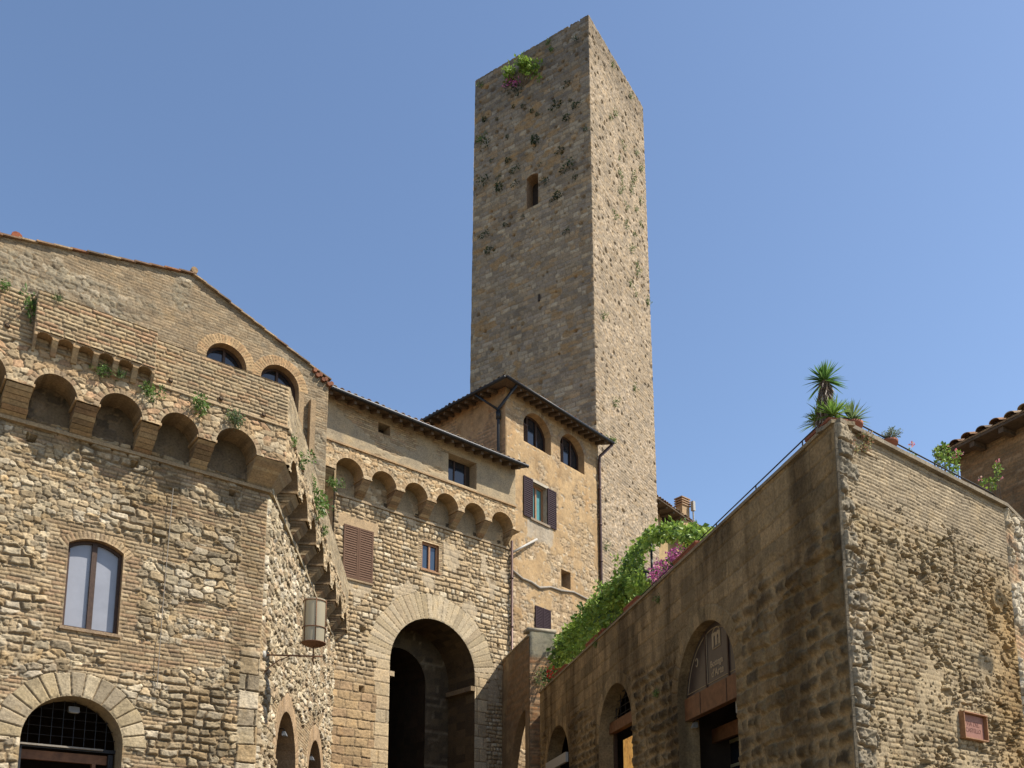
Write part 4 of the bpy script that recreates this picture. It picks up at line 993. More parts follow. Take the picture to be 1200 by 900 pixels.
# ================================================================ TOWER
r = ray(699, 480); Yt = 39.2
X0, Y0 = r[0] / r[1] * Yt, Yt
Tl = Wall(X0, Y0, bearing(-1079)); Tr = Wall(X0, Y0, bearing(1294))
Lw, Rw = Tl.at(550, 400)[0], Tr.at(768, 500)[0]; zT = (atY(693, 13, Yt))[2]; print('tower', Lw, Rw, zT)
LwT = Tl.at(557.5, 95)[0]; RwT = Tr.at(754.5, 120)[0]; cT = Tl.at(693, 13)[0]; print('top', LwT, RwT, cT)
tw = thing('stone_tower', 'tall square grey stone tower with a slit window, one face in shade and one sunlit', 'tower', (X0, Y0, 0))
wn1 = rect(Tl.at(630, 220)[0], Tl.at(616, 220)[0], Tl.at(623, 241)[1], Tl.at(623, 203)[1]); wn1 = arch(wn1[0][0], wn1[1][0], wn1[0][1], wn1[2][1], .12)
def pitmask(u, z, seed, cell, prob, rmin, rmax):
    a = u / cell; b = z / cell; m = np.zeros(u.shape)
    for di in (-1, 0, 1):
        for dj in (-1, 0, 1):
            i = np.floor(a) + di; j = np.floor(b) + dj
            cx = i + hsh(i, j, seed); cy = j + hsh(i, j, seed + 1); rr = (rmin + (rmax - rmin) * hsh(i, j, seed + 2) ** 2) / cell
            d = np.hypot((a - cx) * .9, (b - cy)) ; m = np.maximum(m, (hsh(i, j, seed + 3) < prob(cx * cell, cy * cell)) * sst(rr * 1.2, rr * .7, d))
    return m
def st_tl(u, z):
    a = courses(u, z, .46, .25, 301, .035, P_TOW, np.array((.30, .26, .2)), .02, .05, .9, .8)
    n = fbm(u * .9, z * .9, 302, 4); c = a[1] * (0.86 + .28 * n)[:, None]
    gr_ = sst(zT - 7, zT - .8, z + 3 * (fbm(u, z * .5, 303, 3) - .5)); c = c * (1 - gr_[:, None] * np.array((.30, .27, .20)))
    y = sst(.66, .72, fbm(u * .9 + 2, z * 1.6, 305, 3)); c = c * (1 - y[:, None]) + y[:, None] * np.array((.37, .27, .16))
    pm = pitmask(u, z, 306, .55, lambda x, y_: np.where(y_ > zT - 11.5, .62, .16), .04, .13)
    return a[0] - .14 * pm, c
def st_tr(u, z):
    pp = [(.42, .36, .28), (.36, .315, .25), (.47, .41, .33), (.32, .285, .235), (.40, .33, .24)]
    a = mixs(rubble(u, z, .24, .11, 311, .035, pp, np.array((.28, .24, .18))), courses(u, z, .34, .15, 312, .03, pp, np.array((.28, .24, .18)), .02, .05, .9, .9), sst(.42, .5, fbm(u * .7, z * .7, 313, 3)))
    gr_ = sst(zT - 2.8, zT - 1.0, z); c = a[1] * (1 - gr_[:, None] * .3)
    pm = pitmask(u, z, 316, .42, lambda x, y_: np.where(y_ > zT - 15, .7, .35), .03, .11)
    return a[0] - .12 * pm, c
def taper(W, V, wB, wT):           # the shaft leans in very slightly as it rises
    return V
mb = MB(); bm_l = MB()
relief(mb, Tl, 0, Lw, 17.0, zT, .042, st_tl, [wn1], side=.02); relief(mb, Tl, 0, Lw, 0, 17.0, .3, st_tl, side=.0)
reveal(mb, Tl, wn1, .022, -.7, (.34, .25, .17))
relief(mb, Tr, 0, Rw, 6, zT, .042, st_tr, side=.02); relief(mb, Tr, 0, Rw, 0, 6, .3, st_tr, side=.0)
b1 = Wall(Tl.p(Lw, 0)[0], Tl.p(Lw, 0)[1], Tr.a, True); b2 = Wall(Tr.p(Rw, 0)[0], Tr.p(Rw, 0)[1], Tl.a, True)
relief(mb, b1, 0, Rw, 0, zT, .25, st_tr, side=0); relief(mb, b2, 0, Lw, 0, zT, .25, st_tr, side=0)
V = np.concatenate(mb.v); # batter
cx_, cy_ = (Tl.p(Lw, 0)[0] + Tr.p(Rw, 0)[0]) / 2, (Tl.p(Lw, 0)[1] + Tr.p(Rw, 0)[1]) / 2
k_l = (Lw - LwT) / 11.0
mb.v = [V]; f = 1 - .0016 * (V[:, 2:3] - 20); V[:, 0:1] = cx_ + (V[:, 0:1] - cx_) * f; V[:, 1:2] = cy_ + (V[:, 1:2] - cy_) * f
mb.add([(*[cx_ + (p[i] - (cx_, cy_)[i]) * (1 - .0016 * (zT - 20)) for i in range(2)], zT) for p in (Tl.p(0, 0), Tl.p(Lw, 0), (Tl.p(Lw, 0)[0] + Tr.d[0] * Rw, Tl.p(Lw, 0)[1] + Tr.d[1] * Rw), Tr.p(Rw, 0))], [(0, 1, 2, 3)], (.3, .27, .22))
mb.build('shaft', M['tower'], tw, True)
mb = MB(); Tl.box(mb, wn1[0][0] - .1, wn1[1][0] + .1, wn1[0][1] - .1, wn1[2][1] + .3, -1.5, -.71); mb.build('slit_window', M['dark_room'], tw)
mb = MB()
for W, L, nn in ((Tl, Lw, 46), (Tr, Rw, 40)):                                        # uneven cap stones, some missing
    for k in range(nn):
        if random.random() < .35: continue
        a = .1 + (L - .2) * k / nn; W.box(mb, a, a + (L - .2) / nn * .98, zT - .02, zT + random.uniform(.02, .09), -.5, -.10 - .028 * 1, np.array(random.choice(P_TOW)) * .75)
V = np.concatenate(mb.v); mb.v = [V]; f = 1 - .0016 * (V[:, 2:3] - 20); V[:, 0:1] = cx_ + (V[:, 0:1] - cx_) * f; V[:, 1:2] = cy_ + (V[:, 1:2] - cy_) * f
mb.build('cap_stones', M['tower'], tw)
mb = MB(); u, z = Tl.at(632, 349); Tl.box(mb, u - .05, u + .05, z - .18, z + .18, -.05, .05, (.05, .04, .035)); mb.build('slit', M['dark_room'], tw)  # solid dark block on the face, coloured like the shade inside an opening

# ================================================================ TERRACE BUILDING with the shops
TY = 11.5; TX = .3873 * TY
E = Wall(TX, TY, bearing(375)); Fw = Wall(TX, TY, bearing(2080))
zTe = Fw.at(979, 492)[1]; LE = E.at(633, 815)[0]; print('terrace top', zTe, E.at(700, 752)[1], E.at(633, 815)[1], Fw.at(1178, 582)[1], 'len', LE)
ter = thing('terrace_building', 'sharp-cornered terrace building, its stained shop wall in shade and its pitted brick wall sunlit', 'building', (TX, TY, 0))
def pxarch(W, xl, xr, yt, zs_rise=None, yb=890):
    u0, u1 = sorted((W.at(xl, yb)[0], W.at(xr, yb)[0])); zt = W.at((xl + xr) / 2, yt)[1]; return arch(u0, u1, 0, zt, n=20), (u0, u1, zt)
a3, q3 = pxarch(E, 797, 868, 724); a2, q2 = pxarch(E, 703, 743, 800); a1, q1 = pxarch(E, 641, 668, 850)
print(q3, q2, q1)
def ell(q, f): return arch(q[0], q[1], 0, q[2], (q[1] - q[0]) / 2 * f, 22)
a3, a2, a1 = ell(q3, 1.0), ell(q2, 1.0), ell(q1, 1.0)
def st_E(u, z):
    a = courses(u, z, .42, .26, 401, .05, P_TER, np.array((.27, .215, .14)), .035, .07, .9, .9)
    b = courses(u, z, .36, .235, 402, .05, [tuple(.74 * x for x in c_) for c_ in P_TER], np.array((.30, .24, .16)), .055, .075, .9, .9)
    a = mixs(b, a, sst(.58, .64, fbm(u * .5, z * .7, 403, 3)))
    c = courses(u, z, .7, .32, 404, .018, [(.30, .24, .16), (.26, .21, .14), (.33, .26, .17)], np.array((.24, .19, .13)), .015, .03)
    a = mixs(a, c, sst(zTe - 1.9, zTe - 1.4, z + 1.1 * (fbm(u * .8, z, 405, 2) - .5)) * .9)
    g = sst(.35, .62, fbm(u * 1.4, z * .35, 406, 4))
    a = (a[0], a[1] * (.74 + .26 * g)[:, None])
    for q in (q3, q2, q1):
        hw = (q[1] - q[0]) / 2; a = ring(u, z, a, q[0] + hw, q[2] - hw, hw, hw + .30, 17, int(q[0] * 9) + 7, [(.26, .21, .14), (.22, .18, .12), (.29, .23, .15)], .03, joint=.01)
    return a
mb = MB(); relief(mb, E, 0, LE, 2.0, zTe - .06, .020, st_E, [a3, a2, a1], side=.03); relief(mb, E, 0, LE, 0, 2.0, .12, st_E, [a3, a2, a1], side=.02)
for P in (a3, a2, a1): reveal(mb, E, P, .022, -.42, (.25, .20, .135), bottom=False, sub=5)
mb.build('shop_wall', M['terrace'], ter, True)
uF = Fw.at(1180, 640)[0]
def st_F(u, z):
    a = courses(u, z, .27, .078, 411, .013, [(.35, .285, .19), (.31, .255, .175), (.375, .31, .22), (.30, .235, .155), (.35, .295, .21)], np.array((.22, .17, .11)), joint=.012, warp=.03, rough=.9)
    sm_ = (.02 + .012 * fbm(u * 4, z * 4, 412, 3), np.tile(np.array((.44, .365, .26)), (len(u), 1)))
    m = sst(.50, .62, fbm(u * .9, z * .9, 413, 4)); a = mixs(a, sm_, m * .65)
    bt = courses(u, z, .31, .055, 419, .011, [(.38, .32, .24), (.35, .295, .22), (.41, .35, .265)], np.array((.25, .20, .14)), joint=.008, warp=.03)
    a = mixs(a, bt, sst(zTe - 1.15, zTe - 1.0, z + .06 * np.sin(u * 1.3)))
    rt = rubble(u, z, .20, .11, 414, .05, [(.43, .33, .18), (.38, .29, .16), (.46, .37, .23)], joint if 0 else MORT)
    a = mixs(a, rt, sst(uF - 1.3, uF - .7, u + .5 * (fbm(u, z * .7, 415, 3) - .5)) * .0)
    yel = sst(uF - 1.5, uF - .2, u + .8 * (fbm(u, z * .6, 416, 3) - .5)) * sst(zTe - 1.2, zTe - 1.8, z); a = (a[0], a[1] * (1 - yel[:, None] * (1 - np.array((.90, .78, .60)))))
    qn = courses(u, z, .45, .27, 417, .05, [(.27, .245, .205), (.33, .29, .23), (.22, .20, .165), (.40, .34, .26)], joint=.02, warp=.06, wvar=.9, rough=1.6)
    qw = .22 + .30 * hsh(np.floor(z / .27), 0 * z, 77); qm = sst(.03, -.03, u - qw + .16 * (fbm(u * 4, z * 5, 418, 3) - .5)); a = mixs(a, qn, qm)
    # weathered-out pockets
    n = fbm(u * 7.5, z * 9.0, 420, 3); dn = sst(.30, .62, fbm(u * 1.1 + .2 * z, z * 1.1, 421, 3)) * sst(zTe - 1.0, zTe - 1.6, z)
    pm = sst(.70 - .13 * dn, .735 - .13 * dn, n); n2 = fbm(u * 15, z * 19, 423, 2); pm = np.maximum(pm, sst(.75 - .12 * dn, .79 - .12 * dn, n2) * .6)
    pm = pm * sst(zTe - .75, zTe - 1.1, z)
    return a[0] - .085 * pm + .008 * (fbm(u * 9, z * 9, 422, 3) - .5), a[1]
mb = MB(); relief(mb, Fw, 0, uF, 2.0, zTe - .06, .0118, st_F, side=.03); relief(mb, Fw, 0, uF, 0, 2.0, .10, st_F, side=.02)
F2 = Wall(Fw.p(uF, 0)[0], Fw.p(uF, 0)[1], bearing(1640))
def st_F2(u, z):
    a = rubble(u, z, .24, .15, 431, .07, [(.52, .47, .39), (.46, .40, .31), (.57, .53, .46)]); b = courses(u, z, .27, .078, 432, .02, [(.44, .30, .2), (.41, .32, .22)])
    return mixs(a, b, sst(.52, .56, fbm(u * .8, z * .8, 433, 3)))
relief(mb, F2, 0, 5, 2, zTe - .06, .02, st_F2, side=.03); relief(mb, F2, 0, 5, 0, 2, .12, st_F2, side=.0)
F3 = Wall(F2.p(5, 0)[0], F2.p(5, 0)[1], R(-30)); relief(mb, F3, 0, 20, 0, zTe, .4, st_F2, side=0)
mb.build('brick_wall', M['masonry'], ter, True)
# thin light corner fillet
mb = MB(); z = 0
while z < zTe - .1:
    h = random.uniform(.18, .4); mb.box((TX - .012, TY - .03, z), (TX + .022, TY + .012, min(z + h - .006, zTe - .08)), np.array((.26, .225, .175)) * random.uniform(.7, 1.2)); z += h
mb.build('corner_stones', M['masonry'], ter)
# stone coping on both walls, terrace floor
mb = MB()
def coping(W, u0, u1, z, t, w0, w1, L, col):
    u = u0
    while u < u1 - .01:
        l = min(L * random.uniform(.8, 1.2), u1 - u); W.box(mb, u, u + l - .004, z - t, z + random.uniform(-.003, .003), w0, w1, np.array(col) * random.uniform(.85, 1.12)); u += l
coping(E, .0, LE, zTe, .055, -.32, .045, .7, (.30, .25, .18)); coping(Fw, .03, uF + .03, zTe + .004, .06, -.32, .075, .6, (.27, .24, .20)); coping(F2, 0, 5, zTe + .004, .06, -.32, .075, .6, (.27, .24, .20))
mb.build('coping', M['masonry'], ter)
mb = MB(); fl = [E.p(LE, 0, -.1), E.p(0, 0, -.12), Fw.p(uF, 0, -.12), F2.p(5, 0, -.12), F3.p(18, 0, -.1)]
mb.add([(p[0], p[1], zTe - .03) for p in fl], [(0, 1, 2, 3, 4)], (.32, .24, .18)); mb.add([(p[0], p[1], zTe - .3) for p in fl], [(0, 1, 2, 3, 4)], (.3, .24, .18))
mb.build('terrace_floor', M['masonry'], ter)
mb = MB(); bW = Wall(E.p(LE, 0)[0], E.p(LE, 0)[1], R(50)); relief(mb, bW, 0, 9, 0, zTe - .05, .2, st_F2, side=0); mb.build('back_wall', M['masonry'], ter, True)
# shop fronts
def lint(q, zt, zb, w0, w1, name, mat, parent):
    mb = MB(); E.box(mb, q[0] - .01, q[1] + .01, zb, zt, w0, w1); return mb.build(name, mat, parent)
# big shop: board with gilt lettering, wooden fascia, door
uA_, zA_ = E.at(806, 819, -.17); uB_, zB_ = E.at(864, 787, -.17); z_f1 = (zA_ + zB_) / 2
z_f0 = (E.at(805, 847, -.17)[1] + E.at(864, 816, -.17)[1]) / 2; print('fascia', z_f0, z_f1, q3)
sb = MB(); hw = (q3[1] - q3[0]) / 2; P = [p for p in a3 if p[1] >= z_f1]
P = [(q3[0], z_f1), (q3[1], z_f1)] + [p for p in a3[2:] if p[1] > z_f1]
slab(sb, E, P, -.23, -.18); shop = sb.build('shop_front', M['sign_board'], ter)
shop['label'] = 'dark arched sign board with gilt lettering'
us = [q3[1], q3[0] + (q3[1] - q3[0]) * .70, q3[0] + (q3[1] - q3[0]) * .22, q3[0]]      # far edge first
vb = [E.at(x, 790, -.18)[0] for x in (828.5, 855)]; print('bars', vb, q3)
def head(u): return q3[2] - hw + math.sqrt(max(0, (hw - .07) ** 2 - (u - q3[0] - hw) ** 2))
mb = MB()
def goldline(pts, r=.007): mb.tube([E.p(u, z, -.175) for u, z in pts], r, 5)
for a_, b_ in ((vb[0] + .03, q3[1] - .08), (vb[1] + .03, vb[0] - .03), (q3[0] + .08, vb[1] - .03)):
    n = 10; top = [(a_ + (b_ - a_) * k / n, max(z_f1 + .07, head(a_ + (b_ - a_) * k / n) - .03)) for k in range(n + 1)]
    goldline([(a_, z_f1 + .07), (b_, z_f1 + .07)]); goldline([(a_, z_f1 + .07)] + top + [(b_, z_f1 + .07)])
mb.build('gilt_border', M['gold'], shop)
mb = MB()
for v in vb: E.box(mb, v - .022, v + .022, z_f1, head(v) + .04, -.18, -.155)
mb.build('mullion', M['wood_dark'], shop)
uc_ = (vb[0] + vb[1]) / 2; ez = z_f1 + .78
mb = MB(); n = 12; ew = .155
mb.tube([E.p(uc_ + ew, ez - .12, -.175)] + [E.p(uc_ + ew * math.cos(math.pi * k / n), ez + .14 + .12 * math.sin(math.pi * k / n), -.175) for k in range(n + 1)] + [E.p(uc_ - ew, ez - .12, -.175), E.p(uc_ + ew, ez - .12, -.175)], .012, 6)
for k in range(5):
    mb.tube([E.p(uc_ - .075 + .022 * math.cos(t * 1.05), ez - .07 + .045 * k + .02 * math.sin(t * 1.05), -.173) for t in range(7)], .005, 4) if k < 3 else None
mb.build('emblem', M['gold'], shop)
text_mesh('m', .50, M['gold'], 'letter', shop, E, uc_ + .01, ez - .06, -.174, .014)
text_mesh('Bottega', .17, M['gold'], 'lettering', shop, E, uc_ + .03, z_f1 + .34, -.174, .004); text_mesh('d\'Arte', .20, M['gold'], 'lettering', shop, E, uc_, z_f1 + .15, -.174, .004)
mb = MB(); vr = (vb[1] + q3[0]) / 2 + .02
mb.tube([E.p(vr + .07 * math.cos(t), z_f1 + .42 + .07 * math.sin(t), -.174) for t in np.linspace(0, 6.28, 13)], .010, 5); mb.tube([E.p(vr + .035 * math.cos(t), z_f1 + .42 + .035 * math.sin(t), -.174) for t in np.linspace(0, 6.28, 9)], .008, 5)
vl = (vb[0] + q3[1]) / 2 - .06
mb.tube([E.p(vl + .05 * math.cos(t) - .0, z_f1 + .60 + .08 * math.sin(t), -.174) for t in np.linspace(.5, 5.6, 11)], .011, 5); mb.build('ornament', M['gold'], shop)
f0 = lint(q3, z_f1 - .012, z_f0, -.27, -.13, 'fascia', M['wood_orange'], shop)
mb = MB()
for k in range(1, 3): x = q3[0] + (q3[1] - q3[0]) * (.27 + .44 * (k - 1)); E.box(mb, x - .012, x + .012, z_f0 + .01, z_f1 - .02, -.13, -.122)
mb.build('moulding', M['wood_dark'], f0)
mb = MB(); wI = -.95
E.box(mb, q3[0] - .3, q3[1] + .42, z_f0 - .34, z_f0 - .06, wI, wI + .08)
inner = mb.build('inner_beam', M['wood_orange'], shop)
mb = MB(); zc = E.at(845, 872, -1.3)[1]
x0, x1 = E.at(870, 880, -1.3)[0], E.at(826, 880, -1.3)[0]; x0 -= .3; h1 = zc
for (a_, b_, c_, d_) in ((x0, x1, h1 - .07, h1), (x0, x1, 1.0, 1.07), (x1 - .07, x1, 1.07, h1 - .07), ((x0 + x1) / 2 - .05, (x0 + x1) / 2 + .03, 1.07, h1 - .07), (x0, x0 + .07, 1.07, h1 - .07)): E.box(mb, a_, b_, c_, d_, -1.32, -1.26)
E.box(mb, x0, x1, h1 - .56, h1 - .50, -1.31, -1.262)
iw = mb.build('inner_door', M['cream'], shop)
mb = MB(); E.box(mb, x0, x1, 1.0, h1, -1.30, -1.28); mb.build('pane', M['glass_dark'], iw)
def room(q, parent, dp=2.6):
    mb = MB(); a_, b_, t = q[0] - .35, q[1] + .55, q[2] + .3
    E.box(mb, a_, b_, 0, t, -dp - .1, -dp); E.box(mb, a_, a_ + .1, 0, t, -dp, -.5); E.box(mb, b_ - .1, b_, 0, t, -dp, -.5); E.box(mb, a_, b_, t, t + .1, -dp, -.5); E.box(mb, a_, b_, -.02, .05, -dp, -.45); return mb.build('shop_interior', M['dark_room'], parent)
for q in (q3, q2, q1): room(q, ter, 2.4)
u, z = E.at(816, 850, -.35); floodlight(E, u, z, -.30, 'floodlight', 'tiny grey floodlight under the wooden fascia of the lettered shop front')
mb = MB(); u, z = E.at(864, 827, -.3); E.box(mb, u - .02, u + .02, z - .13, z + .13, -.33, -.28); mb.build('light_strip', M['white_metal'], shop)
# middle arch
zA = (E.at(706, 866, -.28)[1] + E.at(742, 846, -.28)[1]) / 2; zB = (E.at(706, 852, -.28)[1] + E.at(742, 835, -.28)[1]) / 2
lw = MB(); E.box(lw, q2[0], q2[1], zA, zB, -.40, -.24); l2 = lw.build('door_lintel', M['wood_orange'], ter)
mb = MB(); hw2 = (q2[1] - q2[0]) / 2
for k in range(1, 7):
    x = q2[0] + (q2[1] - q2[0]) * k / 7; h = q2[2] - hw2 + math.sqrt(max(0, hw2 ** 2 - (x - q2[0] - hw2) ** 2)); mb.tube([E.p(x, zB, -.33), E.p(x, h, -.33)], .011, 5)
for k in range(8):
    z = zB + .12 + .18 * k
    if z > q2[2]: break
    w_ = hw2 if z < q2[2] - hw2 else math.sqrt(max(0, hw2 ** 2 - (z - q2[2] + hw2) ** 2)); mb.tube([E.p(q2[0] + hw2 - w_, z, -.33), E.p(q2[0] + hw2 + w_, z, -.33)], .010, 5)
mb.build('fanlight_grille', M['iron'], l2)
mb = MB(); x0_, x1_ = E.at(742, 880, -.45)[0], E.at(730.5, 880, -.45)[0]; E.box(mb, min(x0_, x1_), max(x0_, x1_), 1.6, zA - .22, -.50, -.45, (.6, .35, .1)); 
m, nt, b, out = new_mat('amber poster'); b.inputs['Base Color'].default_value = (.62, .33, .09, 1); b.inputs['Roughness'].default_value = .5
n_ = noise(nt, geo_pos(nt), 7, 3); nt.links.new(ramp(nt, n_, [(.40, (.66, .37, .10)), (.62, (.50, .24, .06)), (.72, (.16, .08, .04))]), b.inputs['Base Color'])
nt.links.new(ramp(nt, n_, [(.40, (.66, .37, .10)), (.62, (.50, .24, .06)), (.72, (.16, .08, .04))]), b.inputs['Emission Color']); b.inputs['Emission Strength'].default_value = .30
mb.build('lit_panel', m, l2)
mb = MB(); E.box(mb, q2[0], q2[0] + .09, 0, zA, -.44, -.36); E.box(mb, q2[1] - .09, q2[1], 0, zA, -.44, -.36); mb.build('door_frame', M['wood_dark'], l2)
# far arch: brown door leaf, grey awning edge and red light
mb = MB(); E.box(mb, q1[0], (q1[0] + q1[1]) / 2 + .1, 0, q1[2] - .85, -.55, -.48); d1_ = mb.build('door_leaf', M['wood_brown'], ter)
mb = MB(); u0_, zz_ = E.at(643, 896, .0); u1_ = E.at(668, 896, .0)[0]; E.box(mb, u1_ + .1, u0_, zz_ - .25, zz_ + .03, .02, .10); mb.build('shop_sign', M['white_metal'], ter)
# railing along the terrace edge
rail = thing('terrace_railing', 'low thin black iron railing along the terrace edge above the shop wall', 'railing', E.p(3, zTe, -.2))
mb = MB(); h = .28; uk = cross(E, -.16, Fw, -.16); rp = [E.p(LE * .62, zTe + h * .7, -.16), E.p(uk + .4, zTe + h, -.16), E.p(uk, zTe + h, -.16), Fw.p(.6, zTe + h, -.16), Fw.p(uF, zTe + h * .95, -.16), F2.p(2.5, zTe + h * .9, -.16)]
mb.tube(rp, .012, 6); mb.build('top_rail', M['iron'], rail)
for u in (1.1, 2.6, 4.15, 5.7, 7.3, 9.0): mb = MB(); mb.tube([E.p(u, zTe - .01, -.16), E.p(u, zTe + h * (1 - u * .02), -.16)], .012, 6); mb.build('post', M['iron'], rail)
for u in (1.55, 2.9): mb = MB(); mb.tube([Fw.p(u, zTe - .01, -.16), Fw.p(u, zTe + h, -.16)], .012, 6); mb.build('post', M['iron'], rail)

# plaque in its recess
pq0 = Fw.at(1122.5, 836); pq1 = Fw.at(1151, 871); pz1 = (Fw.at(1122.5, 836)[1] + Fw.at(1150, 841)[1]) / 2; pz0 = (Fw.at(1124, 865)[1] + Fw.at(1151, 868)[1]) / 2
pl = thing('street_plaque', 'small square red terracotta plaque in a shallow frame on the pitted brick wall', 'plaque', Fw.p((pq0[0] + pq1[0]) / 2, (pz0 + pz1) / 2, 0))
x0, x1 = pq0[0], pq1[0]; mb = MB(); Fw.box(mb, x0 + .01, x1 - .01, pz0 + .01, pz1 - .01, -.0, .045); mb.build('tablet', M['plaque_red'], pl)
mb = MB(); t = .018
for a_, b_, c_, d_, w_ in ((x0 - t, x1 + t, pz1, pz1 + t, .11), (x0 - t, x1 + t, pz0 - t, pz0, .10), (x0 - t, x0, pz0, pz1, .10), (x1, x1 + t, pz0, pz1, .10)): Fw.box(mb, a_, b_, c_, d_, 0, w_, (.40, .33, .22))
mb.build('frame', M['wood_tan'], pl)
s_ = (x1 - x0)
text_mesh('VIA DEL', s_ * .16, M['ink'], 'lettering', pl, Fw, (x0 + x1) / 2, pz0 + (pz1 - pz0) * .52, .046); text_mesh('CASTELLO', s_ * .145, M['ink'], 'lettering', pl, Fw, (x0 + x1) / 2, pz0 + (pz1 - pz0) * .26, .046)

# ================================================================ BUTTRESS ARCH between the terrace and the gatehouse
g0 = C.p(C.at(589, 850)[0], 0); t0 = atY(620.5, 760, E.p(LE, 0)[1] + .9)
bb = math.atan2(g0[0] - t0[0], g0[1] - t0[1]); Hw = Wall(t0[0], t0[1], bb); LH = math.hypot(g0[0] - t0[0], g0[1] - t0[1])
if Hw.n[0] > 0: Hw.n = (-Hw.n[0], -Hw.n[1])
zG = C.at(590, 776)[1]; zT_ = Hw.at(622, 744)[1]; print('buttress', LH, zG, zT_)
bt = thing('buttress_arch', 'plastered flying buttress arch leaning against the gatehouse right of its archway', 'buttress', (t0[0], t0[1], 0))
zo = Hw.at(616, 832)[1]; u_o = Hw.at(616.5, 832)[0]; print('op', zo, u_o)
op = [(u_o, 0), (LH * .86, 0)] + [(u_o + (LH * .86 - u_o) * math.cos(t), zo - 5.2 * (1 - math.sin(t)) ** 1.0) for t in np.linspace(0.15, math.pi / 2, 12)]
out_ = [(0, 0), (LH, 0), (LH, zG), (LH * .5, zG + (zT_ - zG) * .62), (.1, zT_), (0, zT_)]
def st_H(u, z):
    a = (.03 + .02 * fbm(u * 3, z * 3, 501, 4), pick([(.30, .235, .16), (.26, .20, .14), (.34, .27, .18)], fbm(u * 1.2, z * 1.2, 502, 4), fbm(u * 3, z * 3, 503, 3), .2))
    return mixs(a, courses(u, z, .27, .075, 504, .02, [(.34, .22, .13), (.31, .21, .13)]), sst(.50, .56, fbm(u * .9, z * .7, 505, 3)) * .8)
mb = MB(); relief(mb, Hw, 0, LH, 0, max(zG, zT_) + .05, .06, st_H, [op], outline=out_, side=.0); reveal(mb, Hw, op, .022, -.25, (.33, .24, .15))
n = len(out_)
for i in range(2, n - 1):
    a_, b_ = out_[i], out_[i + 1]
    for q in range(6):
        s0, s1 = q / 6, (q + 1) / 6; p0 = (a_[0] + (b_[0] - a_[0]) * s0, a_[1] + (b_[1] - a_[1]) * s0); p1 = (a_[0] + (b_[0] - a_[0]) * s1, a_[1] + (b_[1] - a_[1]) * s1)
        mb.hexa([Hw.p(p0[0], p0[1] - .02, -.28), Hw.p(p1[0], p1[1] - .02, -.28), Hw.p(p1[0], p1[1] - .02, .06), Hw.p(p0[0], p0[1] - .02, .06), Hw.p(p0[0], p0[1] + .05, -.28), Hw.p(p1[0], p1[1] + .05, -.28), Hw.p(p1[0], p1[1] + .05, .06), Hw.p(p0[0], p0[1] + .05, .06)], np.array((.42, .36, .27)) * random.uniform(.85, 1.1))
relief(mb, Wall(Hw.p(0, 0, -.25)[0], Hw.p(0, 0, -.25)[1], bb), 0, LH, 0, max(zG, zT_), .2, st_H, [op], outline=out_, side=0)
mb.build('arch_wall', M['plaster'], bt, True)
pf = Wall(t0[0], t0[1], math.atan2(-Hw.n[0], -Hw.n[1])); wp = pf.at(650, 760)[0]; print('pier width', wp)
zp1 = pf.at(632, 740)[1]; zp0 = pf.at(632, 772)[1]
def st_pf(u, z):
    a = (.03 + .02 * fbm(u * 3, z * 3, 511, 4), pick([(.26, .25, .19), (.33, .31, .24), (.22, .21, .17)], fbm(u * 1.5, z * 1.5, 512, 4), fbm(u * 3, z * 3, 513, 3), .2))
    b = courses(u, z, .27, .08, 514, .02, [(.42, .24, .13), (.38, .25, .15), (.45, .30, .18)]); return mixs(b, a, sst(zp0 - .1, zp0 + .1, z + .2 * (fbm(u * 2, z * 2, 515, 2) - .5)))
mb = MB(); relief(mb, pf, 0, wp, 0, zp1, .05, st_pf, side=.0)
pf.box(mb, -.08, wp + .05, zp1 - .02, zp1 + .10, -.42, .05, (.40, .36, .29)); pf.box(mb, .42, wp, 0, zp1 - .03, -.38, -.34, (.3, .24, .17)); 
sd_ = Wall(pf.p(wp, 0)[0], pf.p(wp, 0)[1], bb); relief(mb, sd_, 0, .38, 0, zp1, .2, st_pf, side=0)
mb.build('pier', M['plaster'], bt, True)

# ================================================================ HOUSE behind the tower, with a chimney
r = ray(772, 600); Yh = 50.0; HX = r[0] / r[1] * Yh
Hh = Wall(r[0] / r[1] * Yh - .5, Yh - .5, bearing(1440)); HO = 1.0
hz = Hh.at(775, 588, HO)[1]; hu0, hu1 = Hh.at(771, 590, HO)[0], Hh.at(832, 628, HO)[0]; print('far eave', hz, Hh.at(826, 621, HO)[1])
hz2 = (hz + Hh.at(826, 621, HO)[1]) / 2; hu1 += 3
fh = thing('ochre_house', 'distant ochre house with a deep dark eave and chimney, half hidden behind tower and vine', 'house', (Hh.O[0], Hh.O[1], 0))
st_fh = lambda u, z: (.02 * fbm(u * 3, z * 3, 601, 3), pick([(.48, .36, .20), (.44, .33, .19)], fbm(u, z, 602, 3), fbm(u * 3, z * 3, 603, 2), .15))
mb = MB(); relief(mb, Hh, hu0 - 1, hu1, 8, hz2, .12, st_fh, side=0); relief(mb, Hh, hu0 - 1, hu1, 0, 8, .5, st_fh, side=0)
e = Wall(Hh.p(hu1, 0)[0], Hh.p(hu1, 0)[1], math.atan2(-Hh.n[0], -Hh.n[1])); relief(mb, e, 0, 6, 0, hz2, .4, st_fh, side=0); mb.build('wall', M['plaster'], fh, True)
upH = [-Hh.n[0] * .94, -Hh.n[1] * .94, .33]
mb = MB(); tiles(mb, Hh.p(hu0 - 1, hz2 + .08, HO), Hh.p(hu1 + .3, hz2 + .08, HO), upH, 4.5, .28, .45, seed=12); mb.build('roof', M['tile'], fh)
